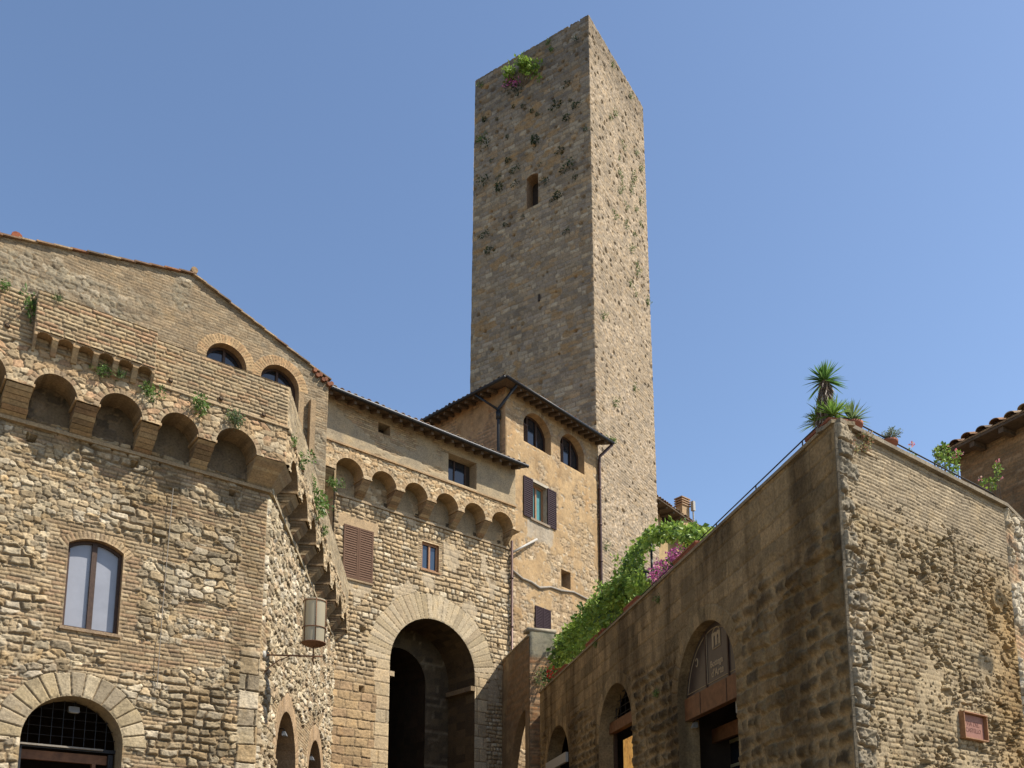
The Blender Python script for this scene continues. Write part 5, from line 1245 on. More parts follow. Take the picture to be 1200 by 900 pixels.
mb = MB(); Hh.wedge(mb, hu0 - 1, hu1 + .3, hz2 - .02, hz2 + .02, HO, HO, -.1); mb.build('soffit', M['rafter'], fh)
mb = MB()
for k in range(9): x = hu0 - .5 + k * .85; Hh.box(mb, x, x + .12, hz2 - .16, hz2 - .02, -.05, HO - .1)
mb.build('rafters', M['rafter'], fh)
a_, b_ = Hh.at(775.5, 610)[0], Hh.at(784, 612)[0]; zt_, zb_2 = Hh.at(780, 597)[1], Hh.at(780, 618)[1]
shutter(fh, Hh, a_, (a_ + b_) / 2 - .01, zb_2, zt_, .04, M['wood_plum'], 16); shutter(fh, Hh, (a_ + b_) / 2 + .01, b_, zb_2, zt_, .04, M['wood_plum'], 16)
cxx, cyy, czz = atY(800, 600, Yh + 1.2); mb = MB()
pC = (cxx, cyy)
def rb(mb, c, hw, hd, z0, z1, a, col):
    ca, sa = math.cos(a), math.sin(a); q = [(-hw, -hd), (hw, -hd), (hw, hd), (-hw, hd)]
    P = [(c[0] + x * ca - y * sa, c[1] + x * sa + y * ca) for x, y in q]; mb.hexa([(*p, z0) for p in P] + [(*p, z1) for p in P], col)
ztc = atY(800, 584, Yh + 1.2)[2]
rb(mb, pC, .34, .25, ztc - 3, ztc - .55, R(40), (.45, .33, .22))
for k in range(4): rb(mb, pC, .41, .31, ztc - .55 + k * .15, ztc - .49 + k * .15, R(40), (.42, .30, .22)); rb(mb, pC, .29, .19, ztc - .49 + k * .15, ztc - .40 + k * .15, R(40), (.2, .14, .1)) if k < 3 else None
mb.build('chimney', M['masonry'], fh)
mb = MB(); rb(mb, (pC[0] + .62, pC[1] - .1), .10, .10, ztc - .85, ztc - .25, R(40), (.6, .6, .58)); mb.tube([(pC[0] + .62, pC[1] - .1, ztc - 2.4), (pC[0] + .62, pC[1] - .1, ztc - .8)], .05, 8); mb.build('flue_cowl', M['white_metal'], fh)

# ================================================================ BRICK HOUSE at the right edge
r = ray(1115, 525); Yr = 17.5
# eave line runs from the far end (1115) towards the viewer at the right edge
K = Wall(r[0] / r[1] * Yr, Yr, bearing(60) + math.pi); KO = .45
kz = (K.at(1125, 522, KO)[1] + K.at(1198, 486, KO)[1]) / 2; print('K eave', K.at(1125, 522, KO), K.at(1198, 486, KO), K.n)
kh = thing('brick_house', 'shaded brown brick house with barrel tile eave rising behind the terrace at the right edge', 'house', (K.O[0], K.O[1], 0))
ku0 = K.at(1112, 530, KO)[0]; ku1 = K.at(1290, 450, KO)[0]
st_K = lambda u, z: courses(u, z, .27, .078, 611, .02, [(.30, .19, .11), (.27, .17, .10), (.33, .22, .13), (.36, .25, .16)], np.array((.24, .18, .12)), joint=.012)
mb = MB(); relief(mb, K, ku0 - .1, ku1, zTe - .5, kz + .05, .035, st_K, side=0); relief(mb, K, ku0 - .1, ku1, 0, zTe - .5, .4, st_K, side=0)
kb = Wall(K.p(ku0 - .1, 0)[0], K.p(ku0 - .1, 0)[1], math.atan2(-K.n[0], -K.n[1])); relief(mb, kb, 0, 5, 0, kz, .2, st_K, side=0)
mb.build('wall', M['masonry'], kh, True)
upK = [-K.n[0] * .94, -K.n[1] * .94, .33]
mb = MB(); tiles(mb, K.p(ku0 - .35, kz + .10, KO), K.p(ku1, kz + .10, KO), upK, 3.6, .30, .42, seed=15); mb.build('roof', M['tile'], kh)
mb = MB(); K.box(mb, ku0 - .35, ku1, kz + .0, kz + .045, -.1, KO - .03); mb.build('soffit', M['rafter'], kh)
mb = MB()
for k in range(9): x = ku0 - .2 + k * .62; K.box(mb, x, x + .10, kz - .11, kz - .003, -.05, KO - .06)
mb.build('rafters', M['rafter'], kh)

# ================================================================ STREET LANTERN on its bracket
Lp = B.p(.22, atY(315, 767, cA[1] + .2)[2], .0); z = Lp[2]
ly = Lp[1] + .12
lt = thing('street_lantern', 'cylindrical frosted glass lantern in a rusty cage on a bracket at the house corner', 'lamp', (Lp[0], Lp[1], z))
c_l = atY(367, 766, ly); zb_l = atY(367, 754, ly)[2]; zt_l = atY(369, 704, ly)[2]; rad = (383 - 354) / 2 / (FPX / math.cos(PITCH)) * ly
zb_r = atY(344, 768, Lp[1] + .05)[2]
mb = MB(); ct = Vector((c_l[0], c_l[1], zb_r)); st_ = Vector((Lp[0], Lp[1], zb_r)); dv = (ct - st_).normalized()
mb.tube([st_, ct + dv * .18], .018, 8); mb.tube([ct - Vector((0, 0, .12)), ct + Vector((0, 0, zb_l - zb_r))], .016, 8)
mb.tube([st_ + Vector((0, 0, -.45)), st_ + dv * .10 + Vector((0, 0, -.28)), st_ + dv * .32 + Vector((0, 0, -.10)), st_ + dv * .55], .010, 6); mb.build('bracket', M['rust'], lt, True)
mb = MB(); mb.lathe((c_l[0], c_l[1], zb_l), [(rad * .94, .0), (rad * .97, (zt_l - zb_l) * .5), (rad * .96, zt_l - zb_l)], 28); mb.lathe((c_l[0], c_l[1], zt_l), [(rad * .96, 0), (.005, .015)], 28); mb.build('glass', M['lantern_glass'], lt, True)
mb = MB()
for zz_, rr_ in ((zb_l, 1.0), (zb_l + (zt_l - zb_l) * .34, 1.0), (zt_l - .04, 1.0)): mb.tube([(c_l[0] + rad * rr_ * math.cos(t), c_l[1] + rad * rr_ * math.sin(t), zz_) for t in np.linspace(0, 2 * math.pi, 29)], .011, 6, cap=False)
for k in range(6): q = k * math.pi / 3 + .35 + math.pi * 1.5; mb.tube([(c_l[0] + rad * math.cos(q), c_l[1] + rad * math.sin(q), zb_l), (c_l[0] + rad * math.cos(q), c_l[1] + rad * math.sin(q), zt_l)], .010, 6)
mb.lathe((c_l[0], c_l[1], zb_l), [(rad * 1.0, 0), (rad * .7, -.05), (.01, -.07)], 24); mb.build('cage', M['rust'], lt, True)
mb = MB(); mb.lathe((st_[0] + .02, st_[1] - .03, zb_r - .05), [(.001, .13), (.05, .11), (.06, .05), (.05, -.02), (.001, -.04)], 14); mb.build('junction_box', M['white_metal'], lt, True)

# ================================================================ PLANTS
rgn = np.random.RandomState(11)
GREEN = [(.10, .17, .035), (.075, .135, .03), (.14, .22, .05), (.06, .105, .025), (.17, .25, .07)]
LIME = [(.25, .36, .055), (.20, .30, .045), (.30, .40, .08), (.14, .23, .035)]
GREY = [(.16, .20, .10), (.20, .24, .14), (.12, .16, .08), (.24, .26, .17)]
DARKG = [(.035, .055, .018), (.05, .075, .025), (.028, .042, .016)]
PINK = [(.62, .14, .38), (.52, .10, .34), (.70, .25, .48)]
ROSE = [(.60, .25, .27), (.55, .42, .33), (.65, .18, .22)]
def leaves(mb, P, size, pal, aspect=.55, droop=.2, dirs=None, fold=.25):
    """one folded leaf (two triangles each side of the midrib) per point"""
    P = np.asarray(P, float); n = len(P)
    if n == 0: return
    d = rgn.normal(size=(n, 3)) if dirs is None else np.asarray(dirs, float) + rgn.normal(size=(n, 3)) * .35
    d[:, 2] -= droop; d /= np.linalg.norm(d, axis=1)[:, None]
    r_ = rgn.normal(size=(n, 3)); r_[:, 2] *= .4; s = np.cross(d, r_); s /= np.linalg.norm(s, axis=1)[:, None] + 1e-9; nn = np.cross(s, d)
    L = (size * rgn.uniform(.55, 1.35, n))[:, None]; w = L * aspect * .5
    base = P; tip = P + d * L - nn * L * .10; mid = P + d * L * .45
    a = mid + s * w + nn * w * fold; b = mid - s * w + nn * w * fold
    V = np.stack([base, a, tip, b], 1).reshape(-1, 3)
    F = (np.arange(n) * 4)[:, None] + np.array([[0, 1, 2, 3]])
    c = np.array(pal)[rgn.randint(len(pal), size=n)] * rgn.uniform(.75, 1.3, n)[:, None]
    mb.add(V, [F], np.repeat(c, 4, 0))
def blob(c, r, n, squash=(1, 1, 1), hollow=.35):
    v = rgn.normal(size=(n, 3)); v /= np.linalg.norm(v, axis=1)[:, None]; v *= (hollow + (1 - hollow) * rgn.uniform(0, 1, n)[:, None] ** .6)
    return np.array(c) + v * r * np.array(squash), v
def tuft_mesh(kind):
    mb = MB()
    if kind == 'weed':
        for k in range(7):
            c = rgn.normal(size=3) * (.06, .06, .05); P, v = blob(c, .085, 26); leaves(mb, P, .055, GREEN, .6, .1, v)
    elif kind == 'grey':
        for k in range(12):
            c = rgn.normal(size=3) * (.08, .06, .07); P, v = blob(c, .09, 30); leaves(mb, P, .05, GREY + GREEN[:2], .5, .0, v)
    elif kind == 'dark':
        for k in range(6):
            c = rgn.normal(size=3) * (.07, .05, .09) + (0, 0, -.03 * k); P, v = blob(c, .10, 22); leaves(mb, P, .07, DARKG, .6, .4, v)
    elif kind == 'light':
        for k in range(6):
            c = rgn.normal(size=3) * (.06, .05, .08); P, v = blob(c, .09, 22); leaves(mb, P, .06, [(.12, .18, .045), (.08, .13, .035), (.16, .20, .06)], .6, .2, v)
    elif kind == 'grass':
        d = rgn.normal(size=(46, 3)); d[:, 2] = np.abs(d[:, 2]) + .3; leaves(mb, rgn.normal(size=(46, 3)) * .03, .18, GREEN + GREY[:1], .09, -.1, d)
    return mb
protos = {}
def weed(kind, pos, scale, label, group=None, name='wall_weed', stretch=1.0, cat='weed'):
    if kind not in protos:
        o = tuft_mesh(kind).build(name, M['leaf']); protos[kind] = o; first = True
    else: o = protos[kind].copy(); COL.objects.link(o)
    o.location = pos; o.scale = (scale, scale, scale * stretch); o.rotation_euler = (0, 0, random.uniform(0, 6.28))
    if 'group' in o: del o['group']
    return tag(o, label, cat, group)
def onA(px, py, w): return A.p(*A.at(px, py, w), w)
# weeds on the left house
weed('weed', onA(178, 459, WO + .06), 1.05, 'green weed on the left parapet ledge between its second and third full arches', cat='weed')
weed('weed', onA(236, 476, WO + .06), 1.25, 'wide green weed on the ledge above the third arch of the left parapet')
weed('grey', onA(278, 489, WO + .08), 1.05, 'grey-green bushy weed above the rightmost front arch of the left parapet')
weed('weed', onA(118, 432, WO + .1), .75, 'low green weed under the little corbels of the projecting bay')
weed('grass', onA(140, 442, WO + .08), .9, 'tuft of grass on the ledge below the projecting bay')
weed('weed', onA(37, 357, WO + .08), .95, 'dark green weed in the shaded nook left of the projecting bay', stretch=1.7)
weed('grass', onA(69, 352, WO + .26), .6, 'tiny grass sprig growing high on the face of the projecting bay')
weed('weed', onA(4, 333, WO + .05), .7, 'small weed at the parapet top on the left edge of the photo')
def onB(px, py, w): return B.p(*B.at(px, py, w), w)
weed('weed', onB(342, 515, WB + .05), .85, 'upper small weed on the receding side parapet near the corner')
weed('weed', onB(353, 538, WB + .06), 1.3, 'middle weed hanging on the receding side parapet')
weed('weed', onB(372, 592, WB + .05), 2.2, 'largest bright green bush growing from the side parapet beside the shutters')
weed('weed', onB(366, 568, WB + .0), 1.1, 'weed directly above the large bush on the side parapet')
weed('weed', onB(378, 622, WB + .05), .9, 'lowest weed on the side parapet below the large bush')
weed('weed', C.p(*C.at(393, 567, .5), .5), 1.4, 'leafy weed on the first corbel of the gatehouse arcade')
weed('weed', Dd.p(*Dd.at(716, 515, DO), DO + .02), 1.7, 'moss-green weed on the eave corner of the plastered house', stretch=.5)
# tower: the fig bush, its flowers and many small tufts
def onT(W, px, py, w=.05):
    u, z = W.at(px, py); x, y, z = W.p(u, z, w); f = 1 - .0016 * (z - 20); return (cx_ + (x - cx_) * f, cy_ + (y - cy_) * f, z)
fig = thing('fig_bush', 'bright green fig bush rooted near the top of the tower, the largest plant on it', 'bush', onT(Tl, 611, 92, 0))
mb = MB()
for k in range(34):
    t = rgn.uniform(0, 1); c = onT(Tl, 594 + 40 * t, 88 - 9 * math.sin(t * 3) + rgn.uniform(-8, 7), rgn.uniform(.05, .5)); P, v = blob(c, rgn.uniform(.12, .26), 20); leaves(mb, P, .17, LIME, .7, .1, v)
mb.build('foliage', M['leaf'], fig)
mb = MB(); b0 = Vector(onT(Tl, 611, 101, 0))
for px, py in ((600, 92), (608, 84), (617, 82), (626, 86), (632, 84), (604, 96)):
    p = Vector(onT(Tl, px, py, .4)); mb.tube([b0, b0.lerp(p, .5) + Vector((0, 0, .1)), p], [.035, .025, .01], 6)
mb.build('stem', M['stem'], fig)
fl_ = thing('pink_wallflower', 'pink flowering plant hanging under the fig bush on the tower', 'flower', onT(Tl, 600, 97, 0))
mb = MB()
for k in range(9): P, v = blob(onT(Tl, 590 + rgn.uniform(0, 17), 98 + rgn.uniform(-4, 3), .15), .14, 16); leaves(mb, P, .09, PINK, .8, 0, v)
mb.build('blossom', M['leaf'], fl_)
mb = MB()
for k in range(9): P, v = blob(onT(Tl, 592 + rgn.uniform(0, 16), 103 + rgn.uniform(-4, 5), .10), .2, 18); leaves(mb, P, .12, DARKG, .5, .4, v)
mb.build('foliage', M['leaf'], fl_)
for px, py, s, kd, lb in ((561, 99, 2.2, 'weed', 'green weed at the top left corner of the tower'), (562, 162, 2.6, 'weed', 'bright weed on the left edge of the tower below its top corner'), (568, 165, 2.8, 'dark', 'dark bush beside the bright weed on the left edge of the tower'),
                       (668, 189, 3.2, 'dark', 'large dark green tuft right of the tower slit window, just above it'), (628, 160, 2.8, 'dark', 'brownish dark tuft above the tower slit window'), (641, 48, 1.9, 'weed', 'small yellow-green weed near the tower top, upper of two'),
                       (647, 56, 1.9, 'weed', 'small weed near the tower top, lower of two'), (652, 118, 3.0, 'dark', 'long dark tuft streak high on the tower right of the fig bush'), (567, 208, 2.9, 'dark', 'dark tuft near the left edge of the tower level with the slit window'),
                       (585, 216, 2.8, 'dark', 'dark tuft left of the tower slit window'), (567, 272, 2.2, 'dark', 'lowest large dark tuft near the left edge of the tower')):
    weed(kd, onT(Tl, px, py, .0), s * .62, lb)
for px, py in ((598, 123), (614, 121), (622, 127), (630, 132), (669, 115), (678, 118), (664, 135), (594, 158), (573, 186), (594, 186), (603, 195), (656, 172), (580, 138), (567, 138), (605, 212), (640, 209), (648, 230), (655, 226), (664, 267), (674, 205), (690, 148), (612, 252), (590, 262), (571, 290), (635, 190), (677, 42), (664, 94), (583, 205)):
    weed('dark', onT(Tl, px + random.uniform(-2, 2), py, .0), random.uniform(.7, 1.45), 'small dark weed tuft rooted in the shaded face of the tower', 'small weeds in the shaded tower face')
for px, py in ((731, 164), (727, 182), (733, 172), (716, 134), (748, 178), (753, 196), (731, 216), (741, 222), (742, 214), (752, 233), (745, 205), (727, 222), (722, 250), (735, 262), (741, 290), (744, 272), (739, 330), (747, 308), (760, 352), (719, 72), (741, 110), (722, 130), (746, 342), (752, 260), (707, 368), (743, 452), (720, 470), (709, 639), (747, 244), (736, 240), (730, 205), (748, 318), (727, 200)):
    weed('light', onT(Tr, px, py, .0), random.uniform(.85, 1.5), 'small olive weed tuft rooted in the sunlit face of the tower', 'small weeds in the sunlit tower face')

# vine and pergola on the terrace
def onE(px, py, w): return E.p(*E.at(px, py, w), w)
TOPL = [(650, 768), (656, 748), (668, 733), (684, 709), (700, 694), (722, 682), (742, 672), (752, 676)]; BOTL = [(650, 790), (660, 780), (700, 745), (752, 697)]
def interp(L, x): return float(np.interp(x, [p[0] for p in L], [p[1] for p in L]))
vine = thing('climbing_vine', 'dense green vine heaped along the terrace wall in front of the plastered house', 'vine', E.p(12.5, zTe, -.6))
mb = MB(); cl = []
for k in range(250):
    px = 650 + (752 - 650) * rgn.uniform(0, 1); t, b = interp(TOPL, px), interp(BOTL, px); py = b + (t - b) * rgn.uniform(0, 1) ** .8 + 3
    w = -.12 - rgn.uniform(0, 1.0); c = onE(px, py, w); rr = rgn.uniform(.12, .30)
    if c[2] < zTe - .02: c = (c[0], c[1], zTe + .1)
    P, v = blob(c, rr, 34, (1, 1, .75)); m = rgn.uniform(0, 1) < .78
    leaves(mb, P, .135, LIME if m else GREEN, .7, .35, v); cl.append(c)
mb.build('foliage', M['leaf'], vine)
mb = MB()
for k in range(14):
    p = Vector(cl[k * 17]); q = Vector((p.x + random.uniform(-.3, .3), p.y + random.uniform(-.3, .3), zTe)); mb.tube([q, q.lerp(p, .5) + Vector((random.uniform(-.1, .1), 0, 0)), p], [.025, .018, .008], 6)
mb.build('stem', M['stem'], vine)
perg = thing('pergola', 'bent iron pergola carrying a green vine arch above the pink bougainvillea', 'pergola', E.p(8.6, zTe, -.6))
PW = -.9
arcp = [(716, 690), (735, 664), (748, 641), (765, 625), (785, 618), (805, 620), (825, 628), (836, 633)]
for dw in (0,):
    for pts in ([onE(x, y, PW) for x, y in arcp], [onE(712, 700, -.4), onE(722, 686, -.4), onE(738, 672, -.5), onE(752, 669, -.6), onE(768, 673, -.6)]):
        mb = MB(); mb.tube(pts, .022, 6); mb.build('hoop', M['iron'], perg, True)
for (x, y0_, y1_) in ((763, 692, 634), (757, 700, 668)):
    mb = MB(); p = onE(x, y1_, PW + .1); mb.tube([(p[0], p[1], zTe - .02), p], .03, 6); mb.build('post', M['iron'], perg, True)
pv = thing('pergola_vine', 'loose light green vine trained in an arch over the iron pergola', 'vine', E.p(8.6, zTe, -.9))
mb = MB()
for k in range(150):
    t = rgn.uniform(0, 1); j = t * (len(arcp) - 1); i = min(int(j), len(arcp) - 2); f = j - i
    x = arcp[i][0] * (1 - f) + arcp[i + 1][0] * f; y = arcp[i][1] * (1 - f) + arcp[i + 1][1] * f
    th = 6 if .2 < t < .95 else 10
    c = onE(x + rgn.normal() * 5, y + rgn.normal() * th * .55 + (3 if t > .3 else 6), PW + rgn.normal() * .28); P, v = blob(c, rgn.uniform(.08, .2), 18); leaves(mb, P, .12, LIME + GREEN[:1], .75, .3, v)
for k in range(26):                                       # the leg of vine hanging down the near hoop
    c = onE(743 + rgn.normal() * 5, 668 + rgn.uniform(-14, 16), PW + .2 + rgn.normal() * .15); P, v = blob(c, .16, 20); leaves(mb, P, .09, GREEN + LIME[:2], .75, .3, v)
mb.build('foliage', M['leaf'], pv)
mb = MB(); mb.tube([onE(x + 1, y + 2, PW + .03) for x, y in arcp], .014, 6); mb.tube([(onE(716, 690, PW)[0], onE(716, 690, PW)[1], zTe), onE(716, 690, PW)], .02, 6); mb.build('stem', M['stem'], pv)
bg_ = thing('bougainvillea', 'magenta bougainvillea flowering behind the terrace wall under the pergola', 'flowering shrub', onE(780, 680, -.4))
mb = MB()
for k in range(60):
    x = rgn.uniform(762, 801); yb_ = interp([(760, 696), (801, 656)], x); y = yb_ - rgn.uniform(2, 26) * (1 - .25 * (x - 762) / 40); P, v = blob(onE(x, y, -.25 - rgn.uniform(0, .5)), .10, 13); leaves(mb, P, .06, PINK, .8, 0, v)
mb.build('blossom', M['leaf'], bg_)
mb = MB()
for k in range(34):
    x = rgn.uniform(762, 801); yb_ = interp([(760, 696), (801, 656)], x); y = yb_ - rgn.uniform(0, 18); P, v = blob(onE(x, y, -.3 - rgn.uniform(0, .5)), .12, 14); leaves(mb, P, .07, GREEN, .6, 0, v)
mb.build('foliage', M['leaf'], bg_)
def trough(px0, px1, label, hgt=.2, w0=-.30, w1=-.06, z=None):
    u0, u1 = sorted((E.at(px0, interp([(633, 815), (980, 492)], px0))[0], E.at(px1, interp([(633, 815), (980, 492)], px1))[0]))
    t = thing('flower_trough', label, 'planter', E.p((u0 + u1) / 2, zTe, (w0 + w1) / 2)); mb = MB(); z0 = zTe + .002
    p = [(u0 + .03, w0 + .02), (u1 - .03, w0 + .02), (u1 - .03, w1 - .02), (u0 + .03, w1 - .02)]; q = [(u0, w0), (u1, w0), (u1, w1), (u0, w1)]
    mb.hexa([E.p(a, z0, b) for a, b in p] + [E.p(a, z0 + hgt - .04, b) for a, b in q]); E.box(mb, u0 - .012, u1 + .012, z0 + hgt - .04, z0 + hgt, w0 - .012, w1 + .012)
    mb.build('pot', M['terracotta'], t); mb = MB(); E.box(mb, u0 + .02, u1 - .02, z0 + hgt, z0 + hgt + .006, w0 + .02, w1 - .02); mb.build('soil', M['soil'], t); return t, u0, u1, z0 + hgt
trough(728, 744, 'terracotta trough half under the vine, beside the pergola foot'); trough(786, 812, 'long terracotta trough on the coping to the right of the bougainvillea'); trough(684, 704, 'terracotta trough sunk in the vine at the middle of the heap')
t_, u0, u1, zz = trough(645, 660, 'terracotta trough with red geraniums near the far end of the shop wall')
mb = MB()
for k in range(8): P, v = blob(onE(rgn.uniform(638, 651), rgn.uniform(783, 795), -.15), .09, 12); leaves(mb, P, .07, [(.65, .05, .03), (.55, .04, .03)], .9, 0, v)
ger = thing('red_geranium', 'bright red geraniums at the far end of the shop wall', 'flower', onE(646, 795, -.15)); mb.build('blossom', M['leaf'], ger)
mb = MB()
for k in range(16): P, v = blob(onE(rgn.uniform(636, 654), rgn.uniform(786, 801), -.25), .13, 20); leaves(mb, P, .09, GREEN, .7, 0, v)
mb.build('foliage', M['leaf'], ger)
sh_ = thing('pale_shrub', 'pale grey-green shrub in front of the plastered buttress pier', 'shrub', onE(628, 805, -.4)); mb = MB()
for k in range(50): P, v = blob(onE(625 + rgn.normal() * 8 + 5, 793 + rgn.normal() * 6, -.3 + rgn.normal() * .15), .18, 22); leaves(mb, P, .09, [(.26, .29, .12), (.20, .25, .09), (.32, .32, .18), (.14, .19, .06)], .55, .1, v)
mb.build('foliage', M['leaf'], sh_)
ww_ = thing('white_flowering_shrub', 'small whitish flowering shrub just above the red geraniums', 'shrub', onE(640, 790, -.5)); mb = MB()
for k in range(26): P, v = blob(onE(636 + rgn.normal() * 7, 777 + rgn.normal() * 4, -.5 + rgn.normal() * .15), .15, 16); leaves(mb, P, .08, [(.45, .43, .36), (.35, .36, .26), (.16, .2, .09)], .6, .1, v)
mb.build('foliage', M['leaf'], ww_)
for px, py in ((698, 755), (771, 702), (770, 812)): weed('weed', onE(px, py, .04), .55, {698: 'weed on the shop wall face below the vine heap', 771: 'little weed on the shaded shop wall below the bougainvillea', 770: 'little weed low on the shaded wall between the two shop arches'}[px])

# corner yucca
def blades(mb, c, n, L, w, pal, up=.4, lo=-.45, droop=.18):
    for k in range(n):
        th = rgn.uniform(0, 2 * math.pi); e = rgn.uniform(lo, 1.45) ; e = e if rgn.uniform() > up * .3 else rgn.uniform(.5, 1.4)
        d = np.array((math.cos(th) * math.cos(e), math.sin(th) * math.cos(e), math.sin(e))); s = np.cross(d, (0, 0, 1.)); s /= np.linalg.norm(s) + 1e-9; nn = np.cross(s, d)
        l = L * rgn.uniform(.75, 1.1); vs = []
        for q, f in ((0, .5), (.25, 1), (.6, .8), (1, .04)):
            p = np.array(c) + d * l * q + np.array((0, 0, -droop * l * q * q * math.cos(e))); vs += [p - s * w * f / 2 + nn * w * .12 * f, p, p + s * w * f / 2 + nn * w * .12 * f]
        col = np.array(pal[rgn.randint(len(pal))]) * rgn.uniform(.75, 1.25)
        mb.add(vs, [(3 * a + b, 3 * a + b + 1, 3 * a + b + 4, 3 * a + b + 3) for a in range(3) for b in range(2)], col)
YU = [(.09, .19, .04), (.12, .24, .05), (.06, .13, .03), (.16, .27, .07)]
yt, yu0, yu1, yz = trough(938, 965, 'terracotta trough on the corner of the terrace wall below the tall yucca', .19, -.38, -.10)
E_y = -.20
hd = E.p(*E.at(966, 447, E_y), E_y); ft = (hd[0], hd[1], yz)
yc = thing('tall_yucca', 'tall yucca with a spiky head on a shaggy dead-leaf trunk at the terrace corner', 'plant', ft)
mb = MB(); blades(mb, hd, 105, .33, .030, YU, lo=-.5); mb.build('leaf_head', M['leaf'], yc)
mb = MB(); mb.tube([ft, hd], [.085, .05], 10); mb.build('trunk', M['stem'], yc)
mb = MB()
for k in range(420):
    t = rgn.uniform(0.02, 1); p = np.array(ft) * (1 - t) + np.array(hd) * t; th = rgn.uniform(0, 6.28); d = np.array((math.cos(th), math.sin(th), -rgn.uniform(2.2, 4.5)))
    rr = .055 + .085 * (1 - t); p = p + np.array((math.cos(th), math.sin(th), 0)) * rr * rgn.uniform(.5, 1.1); leaves(mb, [p], .15, [(.30, .23, .17), (.24, .18, .13), (.38, .31, .24), (.19, .14, .11)], .16, .0, [d])
mb.build('dead_leaf_skirt', M['leaf'], yc)
y2 = thing('low_yucca', 'low spiky yucca filling the trough at the foot of the tall yucca', 'plant', (ft[0], ft[1], yz)); mb = MB()
for dx, n, L in ((-.03, 100, .36), (.13, 60, .30), (-.14, 50, .30)): q = E.p(*E.at(968 + dx * 75, 488, E_y), E_y); blades(mb, (q[0], q[1], yz + .17 - max(0, dx) * .9), n, L, .026, [(.17, .28, .05), (.13, .23, .04), (.22, .33, .08)], lo=-.1)
mb.build('leaf_head', M['leaf'], y2)
def pot(c, r, h, label, name='flower_pot', flare=.75):
    t = thing(name, label, 'flower pot', c); mb = MB()
    mb.lathe(c, [(.001, 0), (r * flare, 0), (r * .93, h * .78), (r, h * .80), (r * 1.03, h), (r * .93, h), (r * .90, h * .86), (.001, h * .86)], 24); mb.build('pot', M['terracotta'], t, True)
    mb = MB(); mb.lathe((c[0], c[1], c[2] + h * .88), [(.001, .0), (r * .91, 0)], 24); mb.build('soil', M['soil'], t); return t
def onF(px, py, w): return Fw.p(*Fw.at(px, py, w), w)
p3 = onF(998, 492, -.19); p3 = (p3[0], p3[1], zTe + .008); pot(p3, .15, .24, 'round terracotta pot at the very corner of the terrace, right of the trough', flare=.7)
y3 = thing('corner_yucca', 'rightmost low yucca with greyish spikes in the round corner pot', 'plant', (p3[0], p3[1], p3[2] + .21)); mb = MB(); blades(mb, (p3[0], p3[1], p3[2] + .29), 110, .33, .024, [(.13, .22, .06), (.18, .24, .10), (.20, .26, .12)], lo=.0); mb.build('leaf_head', M['leaf'], y3)
p4 = onF(1041, 517, -.15); p4 = (p4[0], p4[1], zTe + .008); pot(p4, .135, .22, 'shallow terracotta bowl on the coping holding the small grey-leaved shrub', flare=.5)
ol = thing('potted_shrub', 'small grey-leaved shrub growing in the shallow bowl on the coping', 'shrub', (p4[0], p4[1], p4[2] + .19)); mb = MB(); mb2 = MB(); b0 = Vector((p4[0], p4[1], p4[2] + .19))
for k in range(15):
    th = rgn.uniform(0, 6.28); e = rgn.uniform(.35, 1.3); l = rgn.uniform(.16, .27); q = b0 + Vector((math.cos(th) * math.cos(e), math.sin(th) * math.cos(e), math.sin(e) * .85)) * l; mb2.tube([b0, b0.lerp(q, .5) + Vector((0, 0, .015)), q], [.008, .006, .003], 5)
    for t in (.45, .65, .85, 1.0): P, v = blob(tuple(b0.lerp(q, t)), .035, 12); leaves(mb, P, .035, GREY, .35, -.2, v)
mb.build('foliage', M['leaf'], ol); mb2.build('stem', M['stem'], ol)
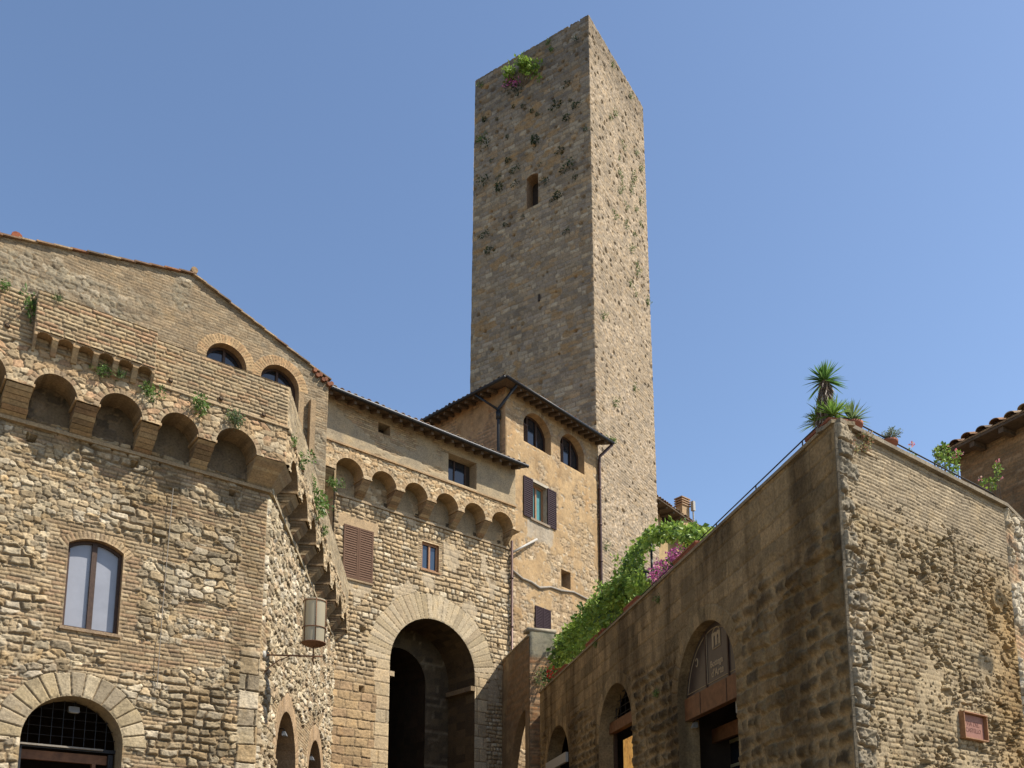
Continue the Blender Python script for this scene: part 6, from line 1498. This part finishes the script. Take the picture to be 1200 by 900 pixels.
def bush(name, label, cat, pts, r, n, size, pal, blossoms=None, stemz=zTe, mat='leaf'):
    t = thing(name, label, cat, (pts[0][0], pts[0][1], stemz)); mb = MB()
    for p in pts:
        for k in range(3): P, v = blob(np.array(p) + rgn.normal(size=3) * r * .5, r, n); leaves(mb, P, size, pal, .75, .1, v)
    mb.build('foliage', M['leaf'], t); mb = MB()
    for p in pts: mb.tube([(p[0] + .02, p[1], stemz), ((p[0]), p[1] + .02, (p[2] + stemz) / 2), p], [.010, .008, .004], 5)
    mb.build('stem', M['stem'], t)
    if blossoms:
        mb = MB()
        for p in blossoms: P, v = blob(p, .028, 16, hollow=.2); leaves(mb, P, .03, ROSE, .9, 0, v)
        mb.build('blossom', M['leaf'], t)
    return t
bush('pink_geranium', 'single pink flower on a thin leafy plant by the terrace rail', 'flower', [onF(1066, 531, -.25), onF(1070, 536, -.25)], .04, 7, .045, LIME, [onF(1068, 520, -.25), onF(1069, 522, -.22)])
bush('climbing_rose', 'bright leafy rose just left of the shaded brick house on the terrace edge', 'plant', [onF(x, y, -.3) for x, y in ((1098, 530), (1106, 526), (1112, 532), (1100, 538), (1108, 543), (1120, 547), (1122, 535), (1116, 553))], .055, 14, .055, LIME + GREEN[:2], [onF(1120, 529, -.3), onF(1126, 531, -.28), onF(1119, 535, -.3)])
bush('thin_rose', 'thin taller rose with pale blossoms in front of the shaded brick wall at right', 'plant', [onF(x, y, -.3) for x, y in ((1150, 565), (1158, 563), (1162, 570), (1168, 553), (1167, 561), (1170, 547))], .04, 9, .05, LIME + GREEN[:2], [onF(1169, 541, -.3), onF(1149, 561, -.3), onF(1173, 560, -.28)])
mb = MB()
for k in range(30): P, v = blob(onF(1012 + rgn.normal() * 5, 516 + rgn.uniform(-9, 12), .05), .035, 16); leaves(mb, P, .032, [(.34, .17, .10), (.30, .26, .12), (.22, .26, .10), (.38, .24, .16)], .6, .3, v)
tag(mb.build('stonecrop', M['leaf']), 'reddish and green stonecrop hanging on the wall just under the corner coping', 'plant')
